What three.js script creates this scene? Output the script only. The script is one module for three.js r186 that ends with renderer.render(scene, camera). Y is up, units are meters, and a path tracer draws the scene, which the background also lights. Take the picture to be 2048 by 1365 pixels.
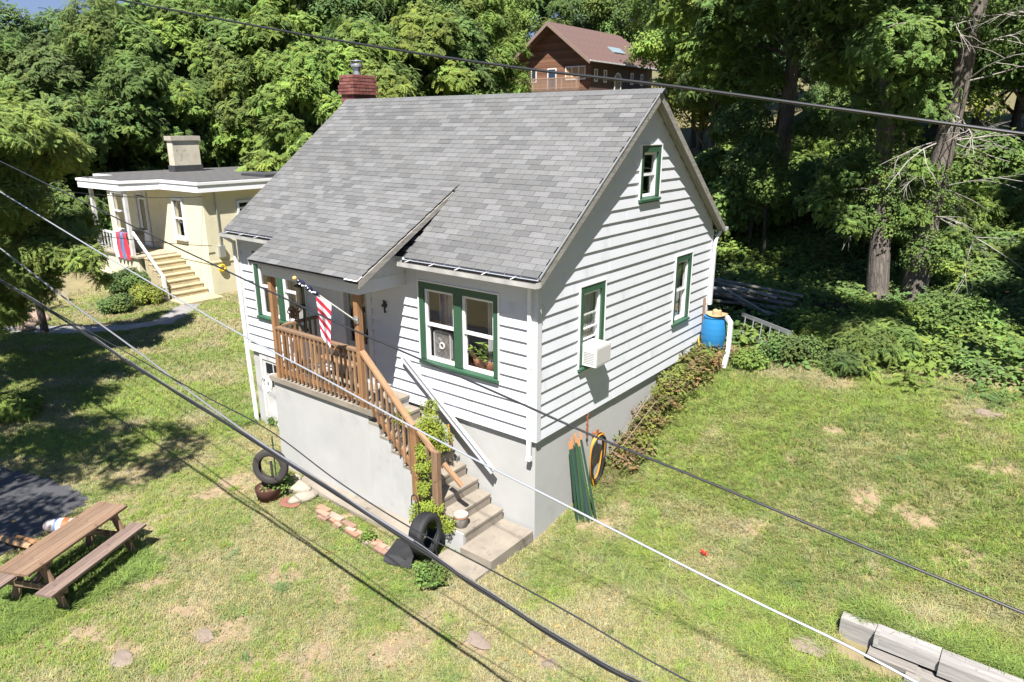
import * as THREE from 'three';
import { mergeGeometries } from 'three/addons/utils/BufferGeometryUtils.js';

// ---------------------------------------------------------------- camera, sky, sun, exposure
const scene = new THREE.Scene();
const camera = new THREE.PerspectiveCamera(51.87, 2048 / 1365, 0.1, 900);
camera.position.set(5.967, 6.5555, 8.2875);
const YAW = -0.66132, PITCH = 0.29624, FPX = 1403.12;
const FW = new THREE.Vector3(Math.sin(YAW) * Math.cos(PITCH), -Math.sin(PITCH), -Math.cos(YAW) * Math.cos(PITCH));
camera.lookAt(camera.position.clone().add(FW));
const SUN = new THREE.Vector3(0.58, 1.8, 1.0).normalize();
const sun = new THREE.DirectionalLight(new THREE.Color(1.0, 0.965, 0.915), 5.0);
sun.position.copy(SUN).multiplyScalar(80); sun.castShadow = true; sun.shadow.mapSize.set(4096, 4096);
Object.assign(sun.shadow.camera, { left: -60, right: 60, top: 60, bottom: -60, near: 1, far: 220 });
scene.add(sun, sun.target);
{ // clear late-summer sky: pale near the horizon, blue overhead
  const w = 256, h = 128, d = new Float32Array(w * h * 4);
  for (let j = 0; j < h; j++) {
    const el = ((j + 0.5) / h - 0.5) * Math.PI, t = Math.max(0, Math.sin(el));
    const k = Math.pow(1 - t, 3.2);
    for (let i = 0; i < w; i++) {
      const o = (j * w + i) * 4;
      d[o] = 0.042 + 0.12 * k; d[o + 1] = 0.092 + 0.12 * k; d[o + 2] = 0.22 + 0.085 * k; d[o + 3] = 1;
    }
  }
  const sky = new THREE.DataTexture(d, w, h, THREE.RGBAFormat, THREE.FloatType);
  sky.mapping = THREE.EquirectangularReflectionMapping; sky.magFilter = sky.minFilter = THREE.LinearFilter; sky.needsUpdate = true;
  scene.background = sky; scene.environment = sky;
}
const renderer = new THREE.WebGLRenderer({ antialias: true });
renderer.toneMapping = THREE.LinearToneMapping;
renderer.toneMappingExposure = 2.55;
renderer.shadowMap.enabled = true;

// ---------------------------------------------------------------- small tools
function rngOf(a) { return () => { a |= 0; a = a + 0x6D2B79F5 | 0; let t = Math.imul(a ^ a >>> 15, 1 | a); t = t + Math.imul(t ^ t >>> 7, 61 | t) ^ t; return ((t ^ t >>> 14) >>> 0) / 4294967296; }; }
const R = rngOf(77);
const rr = (a, b, r = R) => a + (b - a) * r();
const V = (x, y, z) => new THREE.Vector3(x, y, z);
const clamp = (v, a = 0, b = 1) => Math.min(b, Math.max(a, v));
const sstep = (a, b, v) => { const t = clamp((v - a) / (b - a)); return t * t * (3 - 2 * t); };
const mix = (a, b, t) => a + (b - a) * t;
function h2(x, y, s = 0) { let n = Math.imul(x, 374761393) + Math.imul(y, 668265263) + Math.imul(s, 1274126177) | 0; n = Math.imul(n ^ n >>> 13, 1274126177); return ((n ^ n >>> 16) >>> 0) / 4294967296; }
function vn(x, y, s = 0, per = 0) {
  const xi = Math.floor(x), yi = Math.floor(y), fx = x - xi, fy = y - yi, u = fx * fx * (3 - 2 * fx), v = fy * fy * (3 - 2 * fy);
  const w = per ? (a) => ((a % per) + per) % per : (a) => a;
  const a = h2(w(xi), w(yi), s), b = h2(w(xi + 1), w(yi), s), c = h2(w(xi), w(yi + 1), s), d = h2(w(xi + 1), w(yi + 1), s);
  return a + (b - a) * u + (c - a) * v + (a - b - c + d) * u * v;
}
const fbm = (x, y, s = 0, o = 4, per = 0) => { let a = 0, f = 1, w = 0.5, t = 0; for (let i = 0; i < o; i++) { a += w * vn(x * f, y * f, s + i * 7, per * f); t += w; f *= 2; w *= 0.5; } return a / t; };
const v3n = (x, y, z, s = 0) => (vn(x + z * 0.71, y - z * 0.43, s) + vn(y * 1.1 + 5.2, z * 1.1 + x * 0.37, s + 3) + vn(z - 3.7, x * 0.9 + y * 0.5, s + 6)) / 3;

function rayOf(px, py) {
  const r = V(0, 0, 0).crossVectors(FW, V(0, 1, 0)).normalize(), u = V(0, 0, 0).crossVectors(r, FW);
  return FW.clone().addScaledVector(r, (px - 1024) / FPX).addScaledVector(u, -(py - 682.5) / FPX);
}
const CAM = camera.position;
const RX = V(0, 0, 0).crossVectors(FW, V(0, 1, 0)).normalize(), UX = V(0, 0, 0).crossVectors(RX, FW);
function toPx(p) { const d = p.clone().sub(CAM), z = d.dot(FW); return [1024 + FPX * d.dot(RX) / z, 682.5 - FPX * d.dot(UX) / z, z]; }
function onPlane(px, py, axis, val) { const d = rayOf(px, py), t = (val - CAM[axis]) / d[axis]; return CAM.clone().addScaledVector(d, t); }

// ---------------------------------------------------------------- terrain height
function lin(tab, v) { // tab: [[key, value] ...] with falling keys
  if (v >= tab[0][0]) return tab[0][1];
  for (let i = 1; i < tab.length; i++) if (v >= tab[i][0]) { const t = (v - tab[i - 1][0]) / (tab[i][0] - tab[i - 1][0]); return mix(tab[i - 1][1], tab[i][1], t); }
  const a = tab[tab.length - 2], b = tab[tab.length - 1]; return b[1] + (v - b[0]) * (b[1] - a[1]) / (b[0] - a[0]);
}
const PR = [[-0.5, 0], [-1.7, 0.22], [-2.6, 0.56], [-4.2, 1.16], [-5.2, 1.42], [-6.5, 1.58], [-9, 1.85], [-12, 2.1], [-16.5, 3.4], [-30, 6.0], [-45, 8.2], [-60, 10], [-90, 14.5], [-140, 23], [-260, 40]];
const PL = [[-14, 0], [-20, 0.9], [-30, 2.8], [-45, 6.2], [-60, 9.2], [-90, 14.5], [-140, 23], [-260, 40]];
function smooth(tab, z) { return (lin(tab, z - 0.5) + lin(tab, z) * 2 + lin(tab, z + 0.5)) / 4; }
function H(x, z) {
  const w = sstep(-13, -7.5, x);
  let y = mix(smooth(PL, z), smooth(PR, z), w);
  if (x > 4.4 && z < 0) y = Math.max(y, 0.27 * sstep(4.5, 4.75, x) * sstep(-0.66, -0.75, z));
  const far = sstep(-6, -20, z) + sstep(7, 14, z);
  y += (fbm(x * 0.35, z * 0.35, 5, 3) - 0.5) * (0.1 + 0.9 * clamp(far));
  y += (fbm(x * 1.7, z * 1.7, 9, 2) - 0.5) * 0.05;
  if (z > 6) y -= sstep(6, 12, z) * 0.7;                 // falls off to the street
  return y - 0.01;
}
function gnd(px, py) { // where a photo pixel's ray meets the ground
  const d = rayOf(px, py); let t = 3, prev = 3;
  for (let i = 0; i < 1200; i++) { const p = CAM.clone().addScaledVector(d, t); if (p.y < H(p.x, p.z)) break; prev = t; t += 0.04 + t * 0.002; if (t > 300) return CAM.clone().addScaledVector(d, 300); }
  for (let i = 0; i < 20; i++) { const m = (prev + t) / 2, p = CAM.clone().addScaledVector(d, m); if (p.y < H(p.x, p.z)) t = m; else prev = m; }
  return CAM.clone().addScaledVector(d, t);
}

// ---------------------------------------------------------------- textures (surface grain only)
function tex(n, fn, rep = 1) {
  const d = new Uint8Array(n * n * 4);
  for (let j = 0; j < n; j++) for (let i = 0; i < n; i++) {
    const c = fn(i / n, j / n), o = (j * n + i) * 4;
    for (let k = 0; k < 3; k++) d[o + k] = clamp(Array.isArray(c) ? c[k] : c) * 255;
    d[o + 3] = 255;
  }
  const t = new THREE.DataTexture(d, n, n, THREE.RGBAFormat);
  t.wrapS = t.wrapT = THREE.RepeatWrapping; t.magFilter = t.minFilter = THREE.LinearFilter; t.repeat.set(rep, rep); t.needsUpdate = true;
  return t;
}
const T = {};
T.mottle = tex(512, (u, v) => 0.55 + 0.45 * fbm(u * 6, v * 6, 1, 6, 6));
T.grit = tex(512, (u, v) => 0.5 + 0.28 * vn(u * 128, v * 128, 3, 128) + 0.22 * fbm(u * 5, v * 5, 4, 3, 5));
T.wood = tex(512, (u, v) => { const w = v * 40 + 2.2 * fbm(u * 3, v * 6, 11, 3, 3); const s = vn(u * 2, w, 12, 0); const f = vn(u * 14, v * 150, 13, 0); return 0.5 + 0.33 * s + 0.17 * f - (vn(u * 5, v * 12, 14, 0) > 0.93 ? 0.25 : 0); });
T.bark = tex(512, (u, v) => { const w = u * 26 + 1.8 * fbm(u * 4, v * 5, 21, 3, 4); const r = Math.abs(vn(w, v * 5, 22) - 0.5) * 2; return 0.32 + 0.5 * r + 0.18 * vn(u * 60, v * 60, 23, 60); });
T.paint = tex(512, (u, v) => { let s = 0.9 + 0.1 * fbm(u * 4, v * 4, 31, 4, 4); const k = fbm(u * 7, v * 2.5, 33, 4); if (k > 0.66) s -= (k - 0.66) * 0.9; return s; });
T.stucco = tex(1024, (u, v) => {
  let s = 0.83 + 0.17 * fbm(u * 5, v * 5, 41, 5, 5); const st = fbm(u * 9, v * 3, 42, 4);
  if (st > 0.62) s -= (st - 0.62) * 0.35;
  const cr = Math.abs(fbm(u * 4, v * 4, 47, 5, 4) - 0.5); if (cr < 0.0022 && fbm(u * 3, v * 3, 48, 2, 3) > 0.58) s -= 0.14;
  s += 0.04 * (vn(u * 200, v * 200, 44, 200) - 0.5); return [s, s * 0.995, s * 0.985];
});
T.concrete = tex(1024, (u, v) => {
  const f = fbm(u * 4, v * 4, 51, 6, 4), g = vn(u * 256, v * 256, 52, 256), p = fbm(u * 11, v * 11, 53, 3, 11);
  let s = 0.5 + 0.5 * f + 0.1 * (g - 0.5) - (p > 0.68 ? (p - 0.68) * 1.4 : 0); return [s, s * 0.97, s * 0.92];
});
T.soil = tex(512, (u, v) => { const f = fbm(u * 8, v * 8, 61, 6, 8), g = vn(u * 128, v * 128, 62, 128); return 0.45 + 0.35 * f + 0.2 * g; });

// ---------------------------------------------------------------- materials
const col = (r, g, b) => new THREE.Color().setRGB(r, g, b);
function std(r, g, b, rough = 0.8, o = {}) { return new THREE.MeshStandardMaterial({ color: col(r, g, b), roughness: rough, metalness: 0, side: THREE.DoubleSide, ...o }); }
const M = {
  siding: std(0.57, 0.58, 0.615, 0.55, { map: T.paint }), trim: std(0.54, 0.55, 0.575, 0.5, { map: T.paint }), white: std(0.66, 0.66, 0.66, 0.45),
  oldWhite: std(0.62, 0.61, 0.595, 0.6, { map: T.mottle }), stucco: std(0.41, 0.41, 0.40, 0.9, { map: T.stucco, bumpMap: T.stucco, bumpScale: 0.004 }),
  green: std(0.030, 0.085, 0.048, 0.45, { map: T.paint }), greenDark: std(0.02, 0.055, 0.035, 0.5),
  concrete: std(0.31, 0.275, 0.23, 0.9, { map: T.concrete, bumpMap: T.concrete, bumpScale: 0.006 }),
  deck: std(0.05, 0.05, 0.052, 0.95, { map: T.grit }), black: std(0.012, 0.012, 0.013, 0.5), rubber: std(0.020, 0.020, 0.022, 0.75, { map: T.grit }),
  barge: std(0.30, 0.28, 0.25, 0.85, { map: T.wood, bumpMap: T.wood, bumpScale: 0.004 }),
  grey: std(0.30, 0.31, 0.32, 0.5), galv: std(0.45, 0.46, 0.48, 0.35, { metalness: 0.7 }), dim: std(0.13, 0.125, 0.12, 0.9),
  asphalt: std(0.07, 0.07, 0.075, 0.95, { map: T.grit, bumpMap: T.grit, bumpScale: 0.006 }), rust: std(0.32, 0.11, 0.04, 0.9, { map: T.mottle }),
};
M.glass = new THREE.MeshPhysicalMaterial({ color: 0xffffff, transmission: 1, thickness: 0, roughness: 0.02, metalness: 0, ior: 1.5, side: THREE.DoubleSide });
const cedar = [[0.33, 0.17, 0.075], [0.27, 0.165, 0.095], [0.38, 0.225, 0.12], [0.24, 0.15, 0.09]].map(c => std(...c, 0.75, { map: T.wood, bumpMap: T.wood, bumpScale: 0.002 }));
const greyWood = [[0.36, 0.32, 0.29], [0.42, 0.38, 0.34], [0.30, 0.27, 0.25]].map(c => std(...c, 0.85, { map: T.wood, bumpMap: T.wood, bumpScale: 0.003 }));
const tableWood = [[0.25, 0.155, 0.095], [0.28, 0.18, 0.115], [0.22, 0.14, 0.09]].map(c => std(...c, 0.8, { map: T.wood, bumpMap: T.wood, bumpScale: 0.002 }));
const shTones = [0.122, 0.141, 0.152, 0.163, 0.182];
const shMats = shTones.map((t, i) => std(t * 1.01, t * 1.0, t * (i % 2 ? 0.965 : 0.99), 0.95, { map: T.grit }));

// ---------------------------------------------------------------- geometry tools
function uvBox(g, long = 'auto', s = 1, off = null) { // uv in metres, u along the long side
  g = g.index ? g.toNonIndexed() : g; g.computeVertexNormals(); g.computeBoundingBox();
  const p = g.attributes.position, n = g.attributes.normal, uv = new Float32Array(p.count * 2), sz = g.boundingBox.getSize(V(0, 0, 0)).toArray();
  const L = long === 'auto' ? sz.indexOf(Math.max(...sz)) : 'xyz'.indexOf(long), o = off || [R() * 7, R() * 7];
  for (let i = 0; i < p.count; i++) {
    const a = [Math.abs(n.getX(i)), Math.abs(n.getY(i)), Math.abs(n.getZ(i))], k = a.indexOf(Math.max(...a)), q = [p.getX(i), p.getY(i), p.getZ(i)];
    let ax = [0, 1, 2].filter(e => e !== k); if (ax[1] === L) ax = [ax[1], ax[0]];
    uv[2 * i] = q[ax[0]] * s + o[0]; uv[2 * i + 1] = q[ax[1]] * s + o[1];
  }
  g.setAttribute('uv', new THREE.BufferAttribute(uv, 2)); return g;
}
function box(x0, y0, z0, x1, y1, z1, s = 1) { const g = new THREE.BoxGeometry(Math.abs(x1 - x0), Math.abs(y1 - y0), Math.abs(z1 - z0)); g.translate((x0 + x1) / 2, (y0 + y1) / 2, (z0 + z1) / 2); return uvBox(g, 'auto', s); }
function beam(a, b, w, h, up = V(0, 1, 0), s = 1) { // bar from a to b, h along up
  const d = b.clone().sub(a), L = d.length(); const g = uvBox(new THREE.BoxGeometry(L, h, w), 'x', s);
  const x = d.normalize(), z = V(0, 0, 0).crossVectors(x, up).normalize(), y = V(0, 0, 0).crossVectors(z, x);
  g.applyMatrix4(new THREE.Matrix4().makeBasis(x, y, z).setPosition(a.clone().add(b).multiplyScalar(0.5))); return g;
}
function tube(pts, rad, seg = 8, uvs = 1) { // tapered tube through points
  const n = pts.length, pos = [], uv = [], idx = []; let len = 0; const r = (i) => Array.isArray(rad) ? rad[i] : rad;
  let ref = Math.abs(pts[n - 1].clone().sub(pts[0]).normalize().y) > 0.8 ? V(1, 0, 0) : V(0, 1, 0);
  for (let i = 0; i < n; i++) {
    if (i) len += pts[i].distanceTo(pts[i - 1]);
    const t = pts[Math.min(n - 1, i + 1)].clone().sub(pts[Math.max(0, i - 1)]).normalize();
    const a = V(0, 0, 0).crossVectors(t, ref).normalize(), b = V(0, 0, 0).crossVectors(a, t); ref = b.clone();
    for (let k = 0; k <= seg; k++) {
      const th = k / seg * Math.PI * 2, c = Math.cos(th) * r(i), s = Math.sin(th) * r(i);
      pos.push(pts[i].x + a.x * c + b.x * s, pts[i].y + a.y * c + b.y * s, pts[i].z + a.z * c + b.z * s); uv.push(k / seg * uvs, len * 0.6);
      if (i && k) { const q = i * (seg + 1) + k; idx.push(q, q - 1, q - seg - 2, q, q - seg - 2, q - seg - 1); }
    }
  }
  const g = new THREE.BufferGeometry(); g.setAttribute('position', new THREE.Float32BufferAttribute(pos, 3)); g.setAttribute('uv', new THREE.Float32BufferAttribute(uv, 2)); g.setIndex(idx); g.computeVertexNormals(); return g.toNonIndexed();
}
function curvePts(pts, n) { return new THREE.CatmullRomCurve3(pts, false, 'centripetal').getPoints(n); }
function prism(poly, axis, a, b, s = 1) { // poly in the plane across axis, extruded from a to b
  const sh = new THREE.Shape(poly.map(q => new THREE.Vector2(q[0], q[1]))); const g = new THREE.ExtrudeGeometry(sh, { depth: b - a, bevelEnabled: false });
  g.translate(0, 0, a);
  if (axis === 'x') g.applyMatrix4(new THREE.Matrix4().set(0, 0, 1, 0, 0, 1, 0, 0, 1, 0, 0, 0, 0, 0, 0, 1)); // poly = (z, y)
  if (axis === 'y') g.applyMatrix4(new THREE.Matrix4().set(1, 0, 0, 0, 0, 0, 1, 0, 0, 1, 0, 0, 0, 0, 0, 1)); // poly = (x, z)
  return uvBox(g, 'auto', s);
}
function lathe(prof, seg = 24) { return new THREE.LatheGeometry(prof.map(q => new THREE.Vector2(q[0], q[1])), seg).toNonIndexed(); }
const merge = (l) => { l = l.map(g => { g = g.index ? g.toNonIndexed() : g; for (const k of Object.keys(g.attributes)) if (!['position', 'normal', 'uv'].includes(k)) g.deleteAttribute(k); if (!g.attributes.normal) g.computeVertexNormals(); if (!g.attributes.uv) g.setAttribute('uv', new THREE.BufferAttribute(new Float32Array(g.attributes.position.count * 2), 2)); return g; }); return mergeGeometries(l); };
function lump(r, seed, sx = 1, sy = 0.6, sz = 1, rough = 0.35, det = 3) { // irregular stone or clod
  const g = new THREE.IcosahedronGeometry(r, det), p = g.attributes.position;
  for (let i = 0; i < p.count; i++) { const x = p.getX(i) / r, y = p.getY(i) / r, z = p.getZ(i) / r, k = 1 + rough * (v3n(x * 1.6 + seed, y * 1.6, z * 1.6, seed | 0) - 0.5) * 2; p.setXYZ(i, p.getX(i) * k * sx, p.getY(i) * k * sy, p.getZ(i) * k * sz); }
  return uvBox(g);
}

// ---------------------------------------------------------------- naming
const used = {};
function numbered(n) { used[n] = (used[n] ?? -1) + 1; return used[n] ? `${n}_${String(used[n]).padStart(3, '0')}` : n; }
function tag(o, label, category, group, kind) { if (label) o.userData.label = label; if (category) o.userData.category = category; if (group) o.userData.group = group; if (kind) o.userData.kind = kind; return o; }
function mesh(name, geo, mat, parent) { const m = new THREE.Mesh(Array.isArray(geo) ? merge(geo) : geo, mat); m.name = parent && parent !== scene ? name : numbered(name); m.castShadow = m.receiveShadow = true; (parent || scene).add(m); return m; }
function thing(name, label, category, group) { const g = new THREE.Group(); g.name = numbered(name); tag(g, label, category, group); scene.add(g); return g; }
function part(name, parent) { const g = new THREE.Group(); g.name = name; parent.add(g); return g; }
function struct(name, geo, mat) { const m = mesh(name, geo, mat); m.userData.kind = 'structure'; return m; }
function instanced(name, geo, mat, list, parent) { // list of {m: Matrix4, c: Color}
  const im = new THREE.InstancedMesh(geo, mat, list.length); im.name = parent && parent !== scene ? name : numbered(name);
  list.forEach((e, i) => { im.setMatrixAt(i, e.m); im.setColorAt(i, e.c); }); im.castShadow = im.receiveShadow = true; im.userData.kind = 'stuff'; (parent || scene).add(im); return im;
}

// ================================================================ GROUND
const HF = 1.766, CR = 0.2032, XL = -7.95, ZB = -6.5;
const soilSpots = [[430, 1272, 0.35], [250, 1322, 0.3], [130, 1290, 0.5], [610, 1335, 0.5], [780, 1300, 0.4], [960, 1275, 0.28], [1090, 1335, 0.25], [1612, 1298, 0.30], [1180, 1045, 0.35], [1250, 1010, 0.2],
  [1915, 838, 0.22], [1690, 765, 0.25], [1750, 990, 0.3], [1840, 1035, 0.3], [1500, 1050, 0.22], [1580, 920, 0.2], [1640, 690, 0.5], [1500, 1240, 0.15], [680, 1200, 0.25], [560, 1150, 0.25], [900, 1200, 0.2],
  [470, 960, 0.45], [420, 985, 0.3], [530, 925, 0.3], [1700, 1100, 0.2], [1930, 1110, 0.35], [2000, 940, 0.3], [1660, 860, 0.2], [1370, 1180, 0.15], [1330, 1230, 0.2], [700, 1040, 0.35], [770, 1075, 0.3], [640, 1020, 0.3], [1960, 1240, 0.2], [340, 660, 0.4], [300, 1170, 0.25], [370, 1230, 0.3]].map(([a, b, r]) => ({ p: gnd(a, b), r }));
function soilAt(x, z) {
  let k = 0; const n = fbm(x * 2.6, z * 2.6, 71, 4);
  for (const s of soilSpots) { const d = Math.hypot(x - s.p.x, z - s.p.z) / s.r; if (d < 1.8) k = Math.max(k, 0.7 * (1 - sstep(0.1, 1.2, d + (n - 0.5) * 3.2))); }
  const b = fbm(x * 0.8 + 3, z * 0.8, 73, 4); return Math.max(k, sstep(0.68, 0.8, b + (n - 0.5) * 0.2) * 0.5);
}
const PATHL = [[-20.0, -4.9], [-19.0, -3.8], [-18.2, -2.9], [-18.6, -1.7], [-19.6, -0.6], [-21.0, 0.4], [-23, 2]];
function distPath(x, z) { let d = 99; for (let i = 1; i < PATHL.length; i++) { const [ax, az] = PATHL[i - 1], [bx, bz] = PATHL[i]; const t = clamp(((x - ax) * (bx - ax) + (z - az) * (bz - az)) / ((bx - ax) ** 2 + (bz - az) ** 2)); d = Math.min(d, Math.hypot(x - ax - t * (bx - ax), z - az - t * (bz - az))); } return d; }
const ASPH = [[-7.15, 4.0], [-6.9, 4.5], [-6.55, 5.2], [-5.9, 6.6], [-5.0, 9], [-14, 12], [-14, 6.2], [-10.2, 4.6], [-8.9, 4.2], [-8.0, 4.05]];
function inPoly(x, z, P) { let c = false; for (let i = 0, j = P.length - 1; i < P.length; j = i++) if ((P[i][1] > z) !== (P[j][1] > z) && x < (P[j][0] - P[i][0]) * (z - P[i][1]) / (P[j][1] - P[i][1]) + P[i][0]) c = !c; return c; }
{
  const axis = (lo, hi, st, far) => { const a = []; for (let v = lo; v <= hi + 1e-6; v += st) a.push(v); let s = st; for (let v = hi; v < far;) { s *= 1.16; v += s; a.push(v); } s = st; for (let v = lo; v > -far;) { s *= 1.16; v -= s; a.unshift(v); } return a; };
  const xs = axis(-24, 8, 0.13, 330), zs = axis(-13, 9.5, 0.13, 330), nx = xs.length, nz = zs.length, pos = [], uv = [], cl = [], idx = [];
  for (let j = 0; j < nz; j++) for (let i = 0; i < nx; i++) {
    const x = xs[i], z = zs[j]; pos.push(x, H(x, z), z); uv.push(x * 0.7, z * 0.7);
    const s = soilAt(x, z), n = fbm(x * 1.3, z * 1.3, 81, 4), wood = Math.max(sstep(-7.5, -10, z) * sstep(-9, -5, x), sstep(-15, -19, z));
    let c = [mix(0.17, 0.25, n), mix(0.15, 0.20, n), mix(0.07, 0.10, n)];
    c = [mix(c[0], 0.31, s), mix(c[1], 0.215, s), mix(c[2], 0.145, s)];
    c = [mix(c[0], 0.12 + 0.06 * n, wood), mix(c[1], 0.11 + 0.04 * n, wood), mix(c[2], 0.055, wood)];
    cl.push(...c);
    if (i && j) { const q = j * nx + i; idx.push(q, q - nx - 1, q - 1, q, q - nx, q - nx - 1); }
  }
  const g = new THREE.BufferGeometry(); g.setAttribute('position', new THREE.Float32BufferAttribute(pos, 3)); g.setAttribute('uv', new THREE.Float32BufferAttribute(uv, 2)); g.setAttribute('color', new THREE.Float32BufferAttribute(cl, 3)); g.setIndex(idx); g.computeVertexNormals();
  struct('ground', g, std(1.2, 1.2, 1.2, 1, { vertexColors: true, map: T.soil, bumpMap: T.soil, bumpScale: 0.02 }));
}
function drape(poly, lift, s = 0.12) { // a sheet that follows the ground inside a polygon (x, z)
  const xs = poly.map(q => q[0]), zs = poly.map(q => q[1]), pos = [], uv = [];
  for (let x = Math.min(...xs); x < Math.max(...xs); x += s) for (let z = Math.min(...zs); z < Math.max(...zs); z += s) {
    if (!inPoly(x + s / 2 + (h2(x * 50 | 0, z * 50 | 0) - 0.5) * 0.1, z + s / 2, poly)) continue;
    const q = (a, b) => { pos.push(a, H(a, b) + lift, b); uv.push(a, b); }; q(x, z); q(x, z + s); q(x + s, z + s); q(x, z); q(x + s, z + s); q(x + s, z);
  }
  const g = new THREE.BufferGeometry(); g.setAttribute('position', new THREE.Float32BufferAttribute(pos, 3)); g.setAttribute('uv', new THREE.Float32BufferAttribute(uv, 2)); g.computeVertexNormals(); return g;
}
struct('driveway', drape(ASPH, 0.022), M.asphalt);
{ // narrow concrete walk to the neighbour's stairs
  const L = [], Rr = []; for (let i = 0; i < PATHL.length; i++) { const a = PATHL[Math.max(0, i - 1)], b = PATHL[Math.min(PATHL.length - 1, i + 1)], d = Math.hypot(b[0] - a[0], b[1] - a[1]), nx = -(b[1] - a[1]) / d * 0.42, nz = (b[0] - a[0]) / d * 0.42; L.push([PATHL[i][0] + nx, PATHL[i][1] + nz]); Rr.unshift([PATHL[i][0] - nx, PATHL[i][1] - nz]); }
  struct('garden_path', drape([...L, ...Rr], 0.03), std(0.30, 0.29, 0.29, 0.9, { map: T.concrete }));
}

// ================================================================ THE WHITE HOUSE
const house = thing('white_house', 'small white clapboard house with grey shingle roof and green window trim', 'house');
const rTop = (z) => z > -3.28 ? 4.49 + 0.762 * (0.25 - z) : 7.18 - 0.777 * (-3.28 - z);
const gWall = (z) => rTop(z) - 0.13;
// openings: u0,u1,y0,y1 in wall coordinates (front: u = x, gable: u = -z)
const frontOpen = [[-2.49, -0.72, 2.57, 4.07], [-7.45, -5.68, 2.57, 4.07], [-4.62, -3.72, 1.88, 3.98]];
const gableOpen = [[1.14, 1.95, 2.60, 4.08], [4.68, 5.47, 2.60, 4.08], [2.98, 3.76, 5.25, 6.26]];
function boardGeo(u0b, u1b, u0t, u1t, ya, yb, ob, ot) {
  const P = [[u0b, ya, 0], [u1b, ya, 0], [u1b, ya, ob], [u0b, ya, ob], [u0t, yb, 0], [u1t, yb, 0], [u1t, yb, ot], [u0t, yb, ot]];
  const F = [[3, 2, 6, 7], [0, 1, 2, 3], [7, 6, 5, 4], [0, 3, 7, 4], [1, 5, 6, 2], [1, 0, 4, 5]], pos = [];
  for (const f of F) for (const k of [0, 1, 2, 0, 2, 3]) pos.push(...P[f[k]]);
  const g = new THREE.BufferGeometry(); g.setAttribute('position', new THREE.Float32BufferAttribute(pos, 3)); return uvBox(g, 'x', 0.5);
}
function clad(y0, n, uL, uR, opens, rot, out, name = 'siding_board') { // courses of lap siding cut round the openings
  for (let k = 0; k < n; k++) {
    const ya = y0 + k * CR, yb = ya + CR - 0.0005; if (uR(ya) - uL(ya) < 0.05) break;
    const cuts = [...new Set(opens.filter(o => o[3] > ya && o[2] < yb).flatMap(o => [o[0], o[1]]))].sort((a, b) => a - b);
    const edge = ['L', ...cuts, 'R'];
    let run = null; const runs = [];
    for (let e = 0; e + 1 < edge.length; e++) {
      const a = edge[e], b = edge[e + 1], m = ((a === 'L' ? uL(ya) : a) + (b === 'R' ? uR(ya) : b)) / 2;
      const o = opens.find(q => m > q[0] && m < q[1] && q[3] > ya && q[2] < yb);
      const spans = o ? [[ya, Math.min(yb, o[2])], [Math.max(ya, o[3]), yb]] : [[ya, yb]];
      for (const [sa, sb] of spans) if (sb - sa > 0.012) { const A = a === 'L' ? uL(sa) : a, B = b === 'R' ? uR(sa) : b; if (B - A > 3.4) { const m = A + (B - A) * (0.3 + 0.4 * h2(k, e, rot ? 5 : 6)); runs.push([a, m, sa, sb, 0], [m, b, sa, sb, 0.0025]); } else runs.push([a, b, sa, sb, 0]); }
    }
    for (const [a, b, sa, sb, ex] of runs) {
      const ta = out * (1 - (sa - ya) / CR) + 0.004 + ex, tb = out * (1 - (sb - ya) / CR) + 0.004 + ex;
      const f = (e, y) => e === 'L' ? uL(y) : e === 'R' ? uR(y) : e;
      if (f(b, sb) <= f(a, sb)) { const g = boardGeo(f(a, sa), f(b, sa), (f(a, sa) + f(b, sa)) / 2 - 0.001, (f(a, sa) + f(b, sa)) / 2, sa, sb, ta, tb); const m = mesh(name, g, M.siding, house); m.rotation.y = rot; continue; }
      const m = mesh(name, boardGeo(f(a, sa), f(b, sa), f(a, sb), f(b, sb), sa, sb, ta, tb), M.siding, house); m.rotation.y = rot; if (!rot) m.position.z = 0; 
    }
  }
}
clad(HF, 13, () => XL + 0.06, () => -0.005, frontOpen, 0, 0.036);
const zF = (y) => { const r = (y + 0.13 - 4.49) / 0.762; return -(0.25 - r); };           // front slope: u at height y
const zBk = (y) => 3.28 + (7.18 - (y + 0.13)) / 0.777;
clad(HF, 28, (y) => Math.max(0.05, zF(y)), (y) => Math.min(6.45, zBk(y)), gableOpen, Math.PI / 2, 0.024);
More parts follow.
